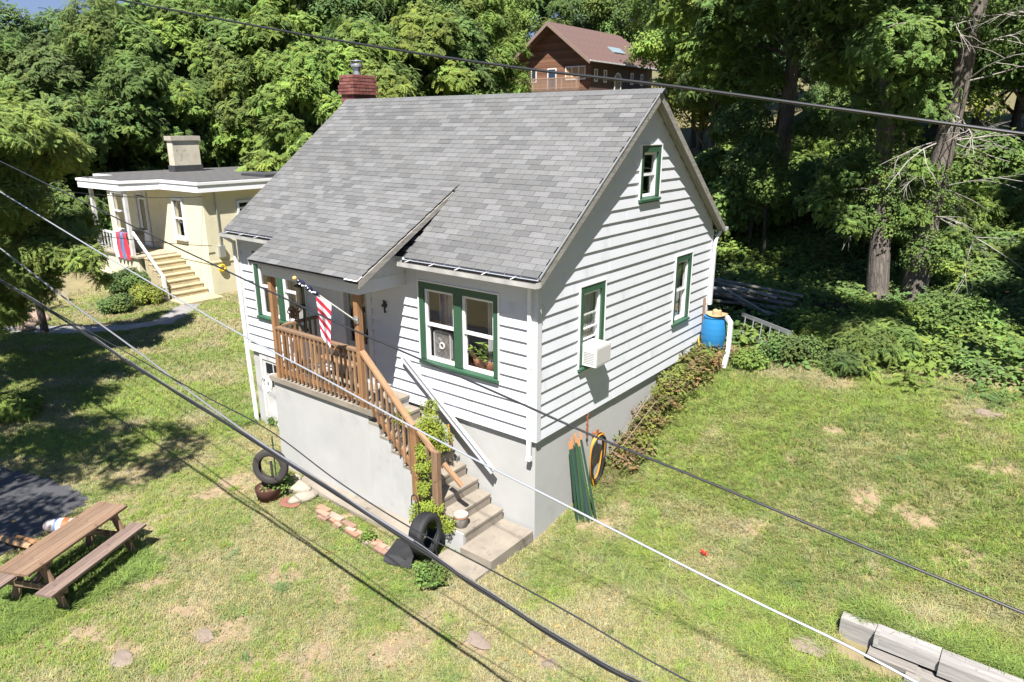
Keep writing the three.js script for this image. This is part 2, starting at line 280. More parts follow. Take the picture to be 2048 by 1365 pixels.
{ // sheathing behind the boards (with the openings), back and left walls, floor and ceiling: a closed room
  const wall = (opens, u0, u1, y0, y1, top) => {
    const sh = new THREE.Shape(); if (top) { sh.moveTo(u0, y0); sh.lineTo(u1, y0); sh.lineTo(u1, gWall(-u1)); sh.lineTo(3.28, 7.04); sh.lineTo(u0, gWall(-u0)); } else { sh.moveTo(u0, y0); sh.lineTo(u1, y0); sh.lineTo(u1, y1); sh.lineTo(u0, y1); } sh.closePath();
    for (const o of opens) { const h = new THREE.Path(); h.moveTo(o[0] + 0.09, o[2] + 0.05); h.lineTo(o[0] + 0.09, o[3] - 0.09); h.lineTo(o[1] - 0.09, o[3] - 0.09); h.lineTo(o[1] - 0.09, o[2] + 0.05); sh.holes.push(h); }
    const g = new THREE.ExtrudeGeometry(sh, { depth: 0.1, bevelEnabled: false }); g.translate(0, 0, -0.1); return uvBox(g);
  };
  mesh('wall', wall(frontOpen, XL, -0.1, HF, 4.5, false), M.trim, house);
  const gw = mesh('wall', wall(gableOpen, 0, 6.5, HF, 0, true), M.trim, house); gw.rotation.y = Math.PI / 2;
  mesh('wall', [box(XL, HF, ZB + 0.1, XL + 0.1, 4.5, -0.1), box(XL + 0.1, HF, ZB, -0.1, 4.5, ZB + 0.1)], M.siding, house);
  mesh('wall', prism([[-0.1, 4.5], [-3.28, 6.9], [-6.4, 4.5]], 'x', XL + 0.005, XL + 0.1), M.siding, house);
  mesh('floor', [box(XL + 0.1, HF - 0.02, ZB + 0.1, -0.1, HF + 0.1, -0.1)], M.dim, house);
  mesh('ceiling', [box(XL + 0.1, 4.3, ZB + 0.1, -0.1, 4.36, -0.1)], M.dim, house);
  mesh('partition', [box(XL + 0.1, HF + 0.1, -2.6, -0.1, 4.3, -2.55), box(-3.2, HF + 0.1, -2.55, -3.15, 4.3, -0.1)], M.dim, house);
  mesh('foundation', [box(XL + 0.03, -0.4, ZB + 0.03, -0.035, HF - 0.02, -0.035, 0.5)], M.stucco, house);
  mesh('corner_trim', [box(-0.075, HF - 0.005, 0.006, 0.034, 4.42, 0.034), box(0.0045, HF - 0.005, -0.075, 0.034, 4.42, 0.006)], M.trim, house);
  mesh('corner_trim', [box(XL - 0.03, HF - 0.005, -0.03, XL + 0.065, 4.42, 0.03)], M.trim, house);
  mesh('corner_trim', [box(0.0045, HF - 0.005, ZB - 0.02, 0.034, 4.42, ZB + 0.06)], M.trim, house);
}
// ---- windows
function windowUnit(parent, u0, u1, y0, y1, rot, n, o = {}) {
  const w = part('window', parent); w.rotation.y = rot;
  const ca = 0.115, hd = 0.13, sl = 0.105, mu = 0.17, gm = o.trim || M.green;
  mesh('casing', [box(u0 + 0.014, y0 + sl, 0.0, u0 + ca, y1 - 0.012, 0.036), box(u1 - ca, y0 + sl, 0.0, u1 - 0.014, y1 - 0.012, 0.036), box(u0 + ca, y1 - hd, 0.0, u1 - ca, y1 - 0.012, 0.034)], gm, w);
  mesh('sill', [prism([[-0.01, y0 + 0.03], [0.075, y0 + 0.03], [0.075, y0 + 0.07], [-0.01, y0 + sl - 0.001]], 'x', u0 + 0.0, u1 - 0.0), box(u0 + 0.014, y0, 0.0, u1 - 0.014, y0 + 0.029, 0.036)], gm, w);
  mesh('edge_strip', [box(u0 - 0.012, y0 + 0.075, 0, u0 + 0.013, y1 + 0.012, 0.047), box(u1 - 0.013, y0 + 0.075, 0, u1 + 0.012, y1 + 0.012, 0.047), box(u0 + 0.013, y1 - 0.011, 0, u1 - 0.013, y1 + 0.012, 0.047)], M.white, w);
  const bays = n === 2 ? [[u0 + ca, (u0 + u1 - mu) / 2], [(u0 + u1 + mu) / 2, u1 - ca]] : [[u0 + ca, u1 - ca]];
  if (n === 2) mesh('mullion', box((u0 + u1 - mu) / 2, y0 + sl, -0.05, (u0 + u1 + mu) / 2, y1 - hd, 0.032), gm, w);
  for (const [a, b] of bays) {
    const ya = y0 + sl, yb = y1 - hd, ym = (ya + yb) / 2 - 0.02, f = 0.026;
    mesh('jamb', [box(a, ya, -0.09, a + 0.022, yb, -0.004), box(b - 0.022, ya, -0.09, b, yb, -0.004), box(a + 0.022, yb - 0.02, -0.09, b - 0.022, yb, -0.004), box(a + 0.022, ya, -0.09, b - 0.022, ya + 0.02, 0.004)], M.white, w);
    const sash = (name, s0, s1, z) => { const q = mesh(name, [box(a + 0.023, s0, z - 0.03, a + 0.023 + f, s1, z), box(b - 0.023 - f, s0, z - 0.03, b - 0.023, s1, z), box(a + 0.023 + f, s1 - f, z - 0.03, b - 0.023 - f, s1, z), box(a + 0.023 + f, s0, z - 0.03, b - 0.023 - f, s0 + f, z)], M.white, w); mesh('pane', box(a + 0.024 + f, s0 + f, z - 0.017, b - 0.024 - f, s1 - f, z - 0.013), M.glass, q); return q; };
    sash('sash', ym, yb - 0.021, -0.012); sash('sash', o.up ? ya + 0.02 + o.up : ya + 0.021, ym + 0.045 + (o.up ? 0.2 : 0), -0.045);
  }
  return w;
}
windowUnit(house, ...frontOpen[0], 0, 2);
windowUnit(house, ...frontOpen[1], 0, 2);
windowUnit(house, ...gableOpen[0], Math.PI / 2, 1, { up: 0.38 });
windowUnit(house, ...gableOpen[1], Math.PI / 2, 1);
windowUnit(house, ...gableOpen[2], Math.PI / 2, 1);
function curtain(name, u0, u1, y0, y1, o, rot, amp, k, mat) { // hanging folded cloth behind the glass
  const nx = 60, pos = [], idx = []; for (let j = 0; j < 2; j++) for (let i = 0; i <= nx; i++) { const u = mix(u0, u1, i / nx); pos.push(u, j ? y1 : y0, o + amp * Math.sin(i * k) + 0.4 * amp * Math.sin(i * k * 2.3 + 1)); if (i && j) { const q = nx + 1 + i; idx.push(q, q - 1, q - nx - 2, q, q - nx - 2, q - nx - 1); } }
  const g = new THREE.BufferGeometry(); g.setAttribute('position', new THREE.Float32BufferAttribute(pos, 3)); g.setIndex(idx); g.computeVertexNormals(); const m = mesh(name, g, mat, house); m.rotation.y = rot; return m;
}
const lace = new THREE.MeshPhysicalMaterial({ color: col(0.5, 0.5, 0.5), roughness: 1, transmission: 0.4, thickness: 0, side: THREE.DoubleSide });
curtain('curtain', -1.2, -0.84, 2.6, 4.0, -0.3, 0, 0.035, 0.9, lace); curtain('curtain', -2.3, -1.95, 3.2, 4.0, -0.3, 0, 0.03, 0.8, lace);
curtain('curtain', -7.3, -6.62, 2.6, 4.0, -0.25, 0, 0.03, 0.8, lace); curtain('curtain', -6.4, -5.75, 2.6, 4.0, -0.25, 0, 0.03, 0.8, lace);
curtain('curtain', 1.2, 1.9, 2.9, 4.0, -0.2, Math.PI / 2, 0.03, 0.9, lace); curtain('curtain', 4.75, 5.4, 2.6, 4.0, -0.2, Math.PI / 2, 0.03, 0.9, lace);
// ---- front door under the porch roof
{
  const d = part('door', house), [a, b, y0, y1] = frontOpen[2];
  mesh('frame', [box(a, y0, -0.08, a + 0.12, y1, 0.045), box(b - 0.12, y0, -0.08, b, y1, 0.045), box(a + 0.12, y1 - 0.12, -0.08, b - 0.12, y1, 0.045), box(a + 0.12, y0, -0.08, b - 0.12, y0 + 0.03, 0.05)], M.trim, d);
  mesh('panel', [box(a + 0.125, y0 + 0.035, -0.04, b - 0.125, y0 + 0.75, 0.0), box(a + 0.125, y0 + 0.75, -0.04, a + 0.21, y1 - 0.125, 0.0), box(b - 0.21, y0 + 0.75, -0.04, b - 0.125, y1 - 0.125, 0.0), box(a + 0.21, y1 - 0.22, -0.04, b - 0.21, y1 - 0.125, 0.0)], M.grey, d);
  mesh('pane', box(a + 0.211, y0 + 0.751, -0.024, b - 0.211, y1 - 0.221, -0.018), M.glass, d);
  mesh('inner_door', box(a + 0.13, y0 + 0.035, -0.099, b - 0.13, y1 - 0.125, -0.075), M.black, d);
  mesh('handle', [box(b - 0.19, y0 + 0.88, 0.0, b - 0.165, y0 + 1.06, 0.03), box(b - 0.26, y0 + 0.96, 0.02, b - 0.165, y0 + 0.98, 0.04)], M.black, d);
}
// ---- basement door on the left
{
  const d = part('basement_door', house), a = -7.62, b = -6.72;
  mesh('frame', [box(a, -0.05, -0.034, a + 0.09, 1.72, 0.012), box(b - 0.09, -0.05, -0.034, b, 1.72, 0.012), box(a + 0.09, 1.62, -0.034, b - 0.09, 1.72, 0.012)], M.oldWhite, d);
  mesh('panel', box(a + 0.09, -0.05, -0.034, b - 0.09, 0.95, -0.012), M.oldWhite, d);
  mesh('muntin', [box(a + 0.09, 0.95, -0.034, a + 0.17, 1.62, -0.012), box(b - 0.17, 0.95, -0.034, b - 0.09, 1.62, -0.012), box(a + 0.17, 1.55, -0.034, b - 0.17, 1.62, -0.012), box(a + 0.17, 0.95, -0.034, b - 0.17, 1.0, -0.012), box((a + b) / 2 - 0.015, 1.0, -0.034, (a + b) / 2 + 0.015, 1.55, -0.012), box(a + 0.17, 1.26, -0.034, b - 0.17, 1.29, -0.0125)], M.oldWhite, d);
  for (const [x0, x1] of [[a + 0.171, (a + b) / 2 - 0.016], [(a + b) / 2 + 0.016, b - 0.171]]) for (const [p0, p1] of [[1.001, 1.259], [1.291, 1.549]]) mesh('pane', box(x0, p0, -0.03, x1, p1, -0.02), std(0.02, 0.022, 0.025, 0.08), d);
}
// ---- main roof
const roof = part('roof', house), RX0 = -8.05, RX1 = 0.2;
{
  mesh('roof_deck', [prism([[0.235, 4.49 + 0.762 * 0.015 - 0.02], [0.235, 4.40], [0.0, 4.49 + 0.762 * 0.25 - 0.13], [-3.28, 7.05], [-3.28, 7.155]], 'x', RX0 + 0.012, RX1 - 0.012)], M.deck, roof);
  mesh('roof_deck', [prism([[-3.2805, 7.155], [-3.2805, 7.05], [-6.72, 4.385], [-6.72, 4.49]], 'x', RX0 + 0.012, RX1 - 0.012)], M.deck, roof);
  // rake boards and soffit at the gable, weathered where they face down
  const rk = (z0, z1, y0, y1, name, mat, x0, x1, t) => mesh(name, prism([[z0, y0], [z1, y1], [z1, y1 - t], [z0, y0 - t]], 'x', x0, x1), mat, roof);
  rk(0.2, -3.28, rTop(0.2) - 0.045, 7.18 - 0.045, 'rake_board', M.barge, RX1 - 0.011, RX1 + 0.012, 0.15);
  rk(-3.281, -6.7, 7.18 - 0.045, rTop(-6.7) - 0.045, 'rake_board', M.barge, RX1 - 0.011, RX1 + 0.012, 0.15);
  rk(0.19, -3.28, rTop(0.19) - 0.135, 7.18 - 0.135, 'soffit', M.barge, 0.036, RX1 - 0.0115, 0.02); rk(-3.281, -6.69, 7.18 - 0.135, rTop(-6.69) - 0.135, 'soffit', M.barge, 0.036, RX1 - 0.0115, 0.02);
  rk(0.2, -3.28, rTop(0.2) - 0.045, 7.18 - 0.045, 'rake_board', M.trim, RX0 - 0.012, RX0 + 0.011, 0.14);
  mesh('drip_edge', [prism([[0.25, 4.49], [-3.28, 7.18], [-3.28, 7.145], [0.25, 4.455]], 'x', RX1 + 0.0125, RX1 + 0.022)], M.grey, roof);
  mesh('frieze', [box(XL + 0.07, 4.40, 0.0, -0.08, 4.47, 0.03)], M.trim, house);
  mesh('fascia', [box(RX0 + 0.02, 4.36, 0.2355, RX1 - 0.015, 4.478, 0.252)], M.trim, roof);
  mesh('eave_soffit', [box(RX0 + 0.02, 4.372, 0.031, RX1 - 0.215, 4.39, 0.235)], M.trim, roof);
}
// shingle tabs, one by one; the largest in the picture stay single parts
{
  const tabs = [], r = rngOf(5);
  const lay = (o, sx, dn, x0, x1, len, tag_) => { // o: eave point, dn: unit vector down the slope
    const up = dn.clone().negate(), nr = V(0, 0, 0).crossVectors(up, sx).multiplyScalar(-1); if (nr.y < 0) nr.negate();
    const rows = Math.floor(len / 0.127);
    for (let i = 0; i < rows; i++) {
      const wob = (r() - 0.5) * 0.006, ofs = (i % 2) * 0.1525 + (r() - 0.5) * 0.02 + Math.floor(i / 2) * 0.0;
      for (let x = x0 - 0.305 + ofs - 0.0; x < x1; x += 0.305) {
        const a = Math.max(x0, x), b = Math.min(x1, x + 0.305); if (b - a < 0.03) continue;
        const c = o.clone().addScaledVector(up, i * 0.127 + 0.062 + wob).addScaledVector(nr, 0.004); c.x = (a + b) / 2;
        tabs.push({ c, w: b - a - 0.007, up, nr, sx, t: Math.min(4, Math.floor(clamp(0.5 + (r() + r() + r() - 1.5) * 0.62 + (fbm(c.x * 0.9, i * 0.13, 91, 3) - 0.5) * 0.9, 0, 0.999) * 5)), jit: (r() - 0.5) * 0.004 + (r() > 0.985 ? 0.02 : 0) });
      }
    }
  };
  const dnM = V(0, -2.69, 3.53).normalize(); lay(V(0, 4.475, 0.265), V(1, 0, 0), dnM, RX0, RX1 + 0.01, Math.hypot(2.7, 3.545), 0);
  const dnP = V(0, -1.35, 2.47).normalize(), nMain = tabs.length; lay(V(0, 4.252, 1.265), V(1, 0, 0), dnP, -5.63, -2.57, 2.80, 1);
  const inPorch = (c) => c.x > -5.6 && c.x < -2.6 && c.z > -1.0;
  const base = new THREE.BoxGeometry(1, 0.008, 0.128), uvb = base.attributes.uv; for (let i = 0; i < uvb.count; i++) uvb.setXY(i, uvb.getX(i) * 0.3, uvb.getY(i) * 0.13);
  const bases = [0, 1, 2, 3].map(k => { const g = base.clone(), u = g.attributes.uv; for (let i = 0; i < u.count; i++) u.setXY(i, u.getX(i) + k * 0.37, u.getY(i) + k * 0.21); return g; });
  const keep = tabs.filter((t, i) => i >= nMain || !inPorch(t.c)); keep.forEach(t => { t.d = t.c.distanceTo(CAM) - (t.w < 0.2 ? -3 : 0); }); keep.sort((a, b) => a.d - b.d);
  const rest = [], tmp = new THREE.Matrix4();
  keep.forEach((t, i) => {
    const q = new THREE.Quaternion().setFromRotationMatrix(tmp.makeBasis(V(1, 0, 0), t.nr, V(0, 0, 0).crossVectors(V(1, 0, 0), t.nr))); q.multiply(new THREE.Quaternion().setFromAxisAngle(V(1, 0, 0), -0.045 - t.jit * 3)); // tail slightly proud
    const m = new THREE.Matrix4().compose(t.c, q, V(t.w, 1, 1));
    if (i < 296) { const s = new THREE.Mesh(bases[i % 4], shMats[t.t]); s.name = 'shingle'; s.castShadow = s.receiveShadow = true; s.applyMatrix4(m); roof.add(s); }
    else { const g = bases[i % 4].toNonIndexed().applyMatrix4(m), c = shMats[t.t].color, ca = new Float32Array(g.attributes.position.count * 3); for (let k = 0; k < ca.length; k += 3) { ca[k] = c.r; ca[k + 1] = c.g; ca[k + 2] = c.b; } g.setAttribute('color', new THREE.BufferAttribute(ca, 3)); rest.push(g); }
  });
  for (let x = RX0; x < RX1; x += 0.145) { // ridge caps
    for (const sgn of [1, -1]) { const g = new THREE.BoxGeometry(0.2, 0.008, 0.14).toNonIndexed(); g.translate(0, 0, sgn * 0.07); g.rotateX(sgn * 0.65); g.rotateZ(-0.03); g.translate(x + 0.09, 7.186, -3.28); const c = shTones[1 + Math.floor(r() * 3)], ca = new Float32Array(g.attributes.position.count * 3).fill(c * 0.95); g.setAttribute('color', new THREE.BufferAttribute(ca, 3)); rest.push(g); }
  }
  const ms = new THREE.Mesh(mergeGeometries(rest), std(1, 1, 1, 0.95, { map: T.grit, vertexColors: true })); ms.name = 'shingle_field'; ms.userData.kind = 'stuff'; ms.castShadow = ms.receiveShadow = true; roof.add(ms);
}
// ---- gutters and downspouts
function gutter(x0, x1) { // open trough: the inside shows from above
  const g = part('gutter', house), y = 4.375, z = 0.254, d = 0.125;
  mesh('trough', [box(x0, y - 0.035, z, x1, y - 0.030, z + d - 0.015), prism([[z + d - 0.02, y - 0.03], [z + d - 0.015, y - 0.035], [z + d, y + 0.045], [z + d + 0.006, y + 0.055], [z + d - 0.004, y + 0.052]], 'x', x0, x1), box(x0, y - 0.03, z, x0 + 0.004, y + 0.05, z + d - 0.005), box(x1 - 0.004, y - 0.03, z, x1, y + 0.05, z + d - 0.005)], M.oldWhite, g);
  mesh('lining', [box(x0 + 0.006, y - 0.0295, z + 0.002, x1 - 0.006, y - 0.02, z + d - 0.022), box(x0 + 0.006, y - 0.0195, z + 0.002, x1 - 0.006, y + 0.06, z + 0.006), beam(V(x0 + 0.006, y + 0.004, z + d - 0.0165), V(x1 - 0.006, y + 0.004, z + d - 0.0165), 0.003, 0.055, V(0, 0.95, 0.28))], M.black, g);
  for (let x = x0 + 0.2; x < x1; x += 0.55) mesh('hanger', beam(V(x, y + 0.056, z + d), V(x, y + 0.075, z - 0.01), 0.018, 0.006), M.white, g);
}
gutter(-2.62, 0.235); gutter(-8.05, -5.7);
{
  const d = part('downspout', house); mesh('pipe', [box(-0.125, 1.43, 0.036, -0.062, 4.36, 0.088), box(-0.135, 1.43, 0.034, -0.052, 1.5, 0.095), box(-0.13, 3.0, 0.034, -0.057, 3.03, 0.091)], M.white, d);
  const e = part('downspout', house); mesh('pipe', [beam(V(-8.0, 4.34, 0.31), V(-8.0, 4.18, 0.09), 0.07, 0.06), beam(V(-8.0, 4.22, 0.09), V(-7.99, 1.9, 0.07), 0.07, 0.055, V(0, 0, 1)), beam(V(-7.99, 1.9, 0.07), V(-7.93, 0.02, 0.06), 0.075, 0.06, V(0, 0, 1))], M.white, e);
  const f = part('downspout', house); mesh('pipe', [tube(curvePts([V(0.1, 4.42, -6.74), V(0.1, 4.36, -6.72), V(0.08, 4.26, -6.6), V(0.08, 4.1, -6.52), V(0.08, 3.9, -6.5)], 14), 0.042, 8), box(0.045, 2.75, -6.54, 0.115, 3.92, -6.46)], M.white, f);
  mesh('gutter', [box(-2.0, 4.38, -6.80, 0.24, 4.47, -6.735)], M.oldWhite, house);
}
// ---- porch roof
{
  const pr = part('porch_roof', house), yT = (z) => 4.26 + 0.5466 * (1.25 - z);
  mesh('roof_deck', prism([[1.25, yT(1.25) - 0.012], [-1.22, 5.598], [-1.10, 5.43], [1.25, yT(1.25) - 0.075]], 'x', -5.61, -2.59), M.deck, pr);
  mesh('rake_board', prism([[1.24, yT(1.24) - 0.03], [-1.0, yT(-1.0) - 0.03], [-1.0, yT(-1.0) - 0.11], [1.24, yT(1.24) - 0.15]], 'x', -2.589, -2.562), M.barge, pr);
  mesh('rake_board', prism([[1.24, yT(1.24) - 0.03], [-1.0, yT(-1.0) - 0.03], [-1.0, yT(-1.0) - 0.13], [1.24, yT(1.24) - 0.13]], 'x', -5.638, -5.611), M.trim, pr);
  mesh('ceiling', box(-5.45, 4.09, 0.03, -2.87, 4.11, 1.0), M.trim, pr);
  mesh('beam', box(-5.48, 3.95, 1.0, -2.80, 4.21, 1.075), M.siding, pr);
  mesh('beam', box(-2.868, 3.95, 0.028, -2.80, 4.16, 0.999), M.siding, pr);
  mesh('beam', box(-5.48, 3.95, 0.028, -5.41, 4.16, 0.999), M.siding, pr);
  for (let k = 0; k < 4; k++) { const ya = 4.161 + k * 0.14, yb = ya + 0.139, z1 = (y) => Math.min(1.0, 1.25 - (y + 0.09 - 4.26) / 0.5466); if (z1(yb) < 0.1) break; const g = boardGeo(-z1(ya), -0.03, -z1(yb), -0.03, ya, yb, 0.016, 0.004); const m = mesh('cheek_board', g, M.siding, pr); m.rotation.y = Math.PI / 2; m.position.x = -2.82; }
  mesh('cheek_panel', prism([[0.3, 4.46], [0.3, yT(0.3) - 0.08], [-1.0, yT(-1.0) - 0.09]], 'x', -2.86, -2.83), std(0.12, 0.11, 0.1, 0.9, { map: T.wood }), pr);
  mesh('flashing', beam(V(-2.88, 4.268, 1.23), V(-2.56, 4.268, 1.23), 0.13, 0.006, V(0, 0.88, 0.48)), M.white, pr);
}
// ---- brick chimney on the left gable
{
  const ch = part('chimney', house), brick = [[0.20, 0.06, 0.05], [0.25, 0.085, 0.07], [0.15, 0.05, 0.045], [0.28, 0.11, 0.09]].map(c => std(...c, 0.9, { map: T.mottle })), r = rngOf(19);
  const x0 = -8.34, x1 = -7.86, z0 = -4.05, z1 = -3.36;
  mesh('mortar_core', [box(x0 + 0.012, -0.3, z0 + 0.012, x1 - 0.012, 7.74, z1 - 0.012), box(x0 + 0.06, 7.74, z0 + 0.06, x1 - 0.06, 7.755, z1 - 0.06)], std(0.30, 0.24, 0.20, 0.95, { map: T.mottle }), ch);
  for (let k = 0; k < 11; k++) {
    const y = 6.93 + k * 0.075, o = k === 5 || k === 6 || k === 7 ? 0.045 : k > 7 ? 0.02 : 0.0, b = 0.06;
    for (const f of [0, 1]) {
      const len = f ? x1 - x0 + 2 * o : z1 - z0 + 2 * o, n = Math.round(len / 0.21), w = len / n, sft = (k % 2) * 0.5;
      for (let i = 0; i < n + (k % 2); i++) {
        const a = Math.max(0, (i - sft) * w) + 0.005, e = Math.min(len, (i + 1 - sft) * w) - 0.005; if (e - a < 0.03) continue; const j = (r() - 0.5) * 0.008;
        mesh('brick', f ? box(x0 - o + a, y, z1 - 0.08, x0 - o + e, y + b, z1 + o + j) : box(x1 - 0.08, y + 0.0005, z0 - o + a, x1 + o + j, y + b + 0.0005, z0 - o + e - 0.012), brick[Math.floor(r() * 4)], ch);
      }
    }
  }
  const cap = mesh('flue_pipe', lathe([[0.085, 7.7], [0.085, 8.0], [0.07, 8.0], [0.07, 7.7]], 20), M.galv, ch); cap.position.set(-8.06, 0, -3.66);
  const hat = mesh('flue_cap', [lathe([[0.0, 8.1], [0.15, 8.07], [0.155, 8.05], [0.0, 8.055]], 20), lathe([[0.12, 7.93], [0.14, 7.93], [0.14, 8.0], [0.12, 8.0]], 20)].concat([0, 1, 2, 3].map(k => box(Math.cos(k * 1.57 + 0.6) * 0.12 - 0.01, 7.97, Math.sin(k * 1.57 + 0.6) * 0.12 - 0.01, Math.cos(k * 1.57 + 0.6) * 0.12 + 0.01, 8.06, Math.sin(k * 1.57 + 0.6) * 0.12 + 0.01))), M.galv, ch); hat.position.set(-8.06, 0, -3.66);
}

// ================================================================ PORCH, STEPS, RAILING
{
  const p = thing('concrete_porch', 'white plastered concrete porch with bare concrete steps beside the white house', 'porch');
  const st = (i) => -0.67 - 0.272 * (i - 1);
  mesh('plinth', [box(-5.58, -0.35, 0.032, st(9) + 0.0, 1.85, 0.998, 0.5)], M.stucco, p);
  mesh('floor_slab', box(-5.58, 1.851, 0.034, st(9) + 0.03, 1.895, 0.77), M.concrete, p);
  mesh('ledge', [box(-5.64, 1.851, 0.775, -2.66, 1.95, 1.06)], M.concrete, p);
  for (let i = 1; i <= 8; i++) {
    const y = 0.15 + 0.1945 * i, x0 = i === 8 ? st(9) + 0.001 : st(i + 1) + 0.001;
    const s = mesh('step', [box(x0, -0.3, 0.034, st(i), y - 0.045, 0.997)], M.stucco, p); s.userData.label = 'plastered riser block';
    mesh('tread', [box(x0 + 0.004, y - 0.0445, 0.033, st(i) + 0.022, y, 1.0)], M.concrete, p);
    mesh('riser', [box(st(i) + 0.001, y - 0.2, 0.035, st(i) + 0.012, y - 0.046, 0.975)], M.concrete, p);
  }
  mesh('landing', box(st(1) + 0.013, -0.3, 0.03, -0.02, 0.15, 1.12), M.concrete, p);
  mesh('path_slab', box(-0.92, -0.3, 1.125, -0.03, 0.03, 1.5), M.concrete, p);
  mesh('footing', [prism([[1.0, -0.3], [1.36, -0.3], [1.34, 0.05], [1.0, 0.1]], 'x', -4.72, -1.3, 0.5)], M.concrete, p);
  mesh('stringer', [box(-1.16, -0.3, 0.999, -0.67, 0.33, 1.03)], M.stucco, p);
}
{
  const p = thing('wooden_railing', 'unfinished cedar porch railing with square posts and slanted stair handrail', 'railing'), r = rngOf(3), cw = () => cedar[Math.floor(r() * 4)];
  const z = 1.0, xl = -5.33, xr = -2.93;
  for (const x of [xl, xr]) mesh('post', box(x - 0.05, 1.951, z - 0.05, x + 0.05, 3.949, z + 0.05), cedar[0], p);
  mesh('top_rail', box(xl + 0.051, 2.94, z - 0.05, xr - 0.051, 2.98, z + 0.055), cedar[3], p);
  mesh('rail', box(xl + 0.051, 2.84, z - 0.02, xr - 0.051, 2.939, z + 0.018), cedar[1], p);
  mesh('rail', box(xl + 0.051, 2.06, z - 0.02, xr - 0.051, 2.15, z + 0.018), cedar[0], p);
  for (let i = 0; i < 19; i++) { const x = xl + 0.14 + i * 0.118, j = (r() - 0.5) * 0.01; mesh('baluster', beam(V(x + j, 2.0, z + 0.037), V(x, 2.93, z + 0.037), 0.034, 0.034, V(0, 0, 1)), cw(), p); }
  mesh('top_rail', box(xl - 0.06, 2.94, 0.06, xl + 0.045, 2.98, z - 0.051), cedar[1], p);
  mesh('rail', box(xl - 0.02, 2.05, 0.06, xl + 0.02, 2.14, z - 0.051), cedar[0], p);
  for (let i = 0; i < 7; i++) mesh('baluster', box(xl + 0.021, 2.03, 0.13 + i * 0.118, xl + 0.055, 2.938, 0.164 + i * 0.118), cw(), p);
  // stair rail
  const a = V(xr + 0.055, 2.97, z + 0.02), b = V(-1.72, 1.93, z + 0.02), c = V(-1.24, 1.58, z + 0.02), up = V(0.68, 0.73, 0);
  mesh('handrail', beam(a, b, 0.11, 0.04, up), cedar[2], p);
  mesh('handrail', beam(V(-1.6, 1.87, z + 0.02), c, 0.09, 0.04, up), cedar[2], p);
  mesh('rail', beam(V(xr + 0.055, 2.12, z), V(-1.74, 1.12, z), 0.038, 0.09, up), cedar[0], p);
  mesh('rail', beam(V(xr + 0.055, 2.90, z), V(-1.74, 1.87, z), 0.038, 0.085, up), cedar[1], p);
  mesh('loose_rail', beam(V(-1.12, 1.42, z - 0.04), V(-0.78, 1.10, z - 0.1), 0.08, 0.04, up), cedar[2], p);
  for (let i = 0; i < 9; i++) { const x = xr + 0.15 + i * 0.122, y = 2.97 - (x - xr - 0.055) * 0.866; mesh('baluster', box(x - 0.017, y - 0.93, z + 0.02, x + 0.017, y - 0.045, z + 0.054), cw(), p); }
  mesh('newel_post', box(-1.735, 0.60, z + 0.001, -1.60, 1.92, z + 0.085), cedar[0], p);
  mesh('newel_post', box(-1.235, 0.34, z + 0.031, -1.11, 1.66, z + 0.12), cedar[1], p);
  mesh('baluster', box(-1.42, 0.75, z + 0.02, -1.38, 1.68, z + 0.06), cedar[1], p);
}
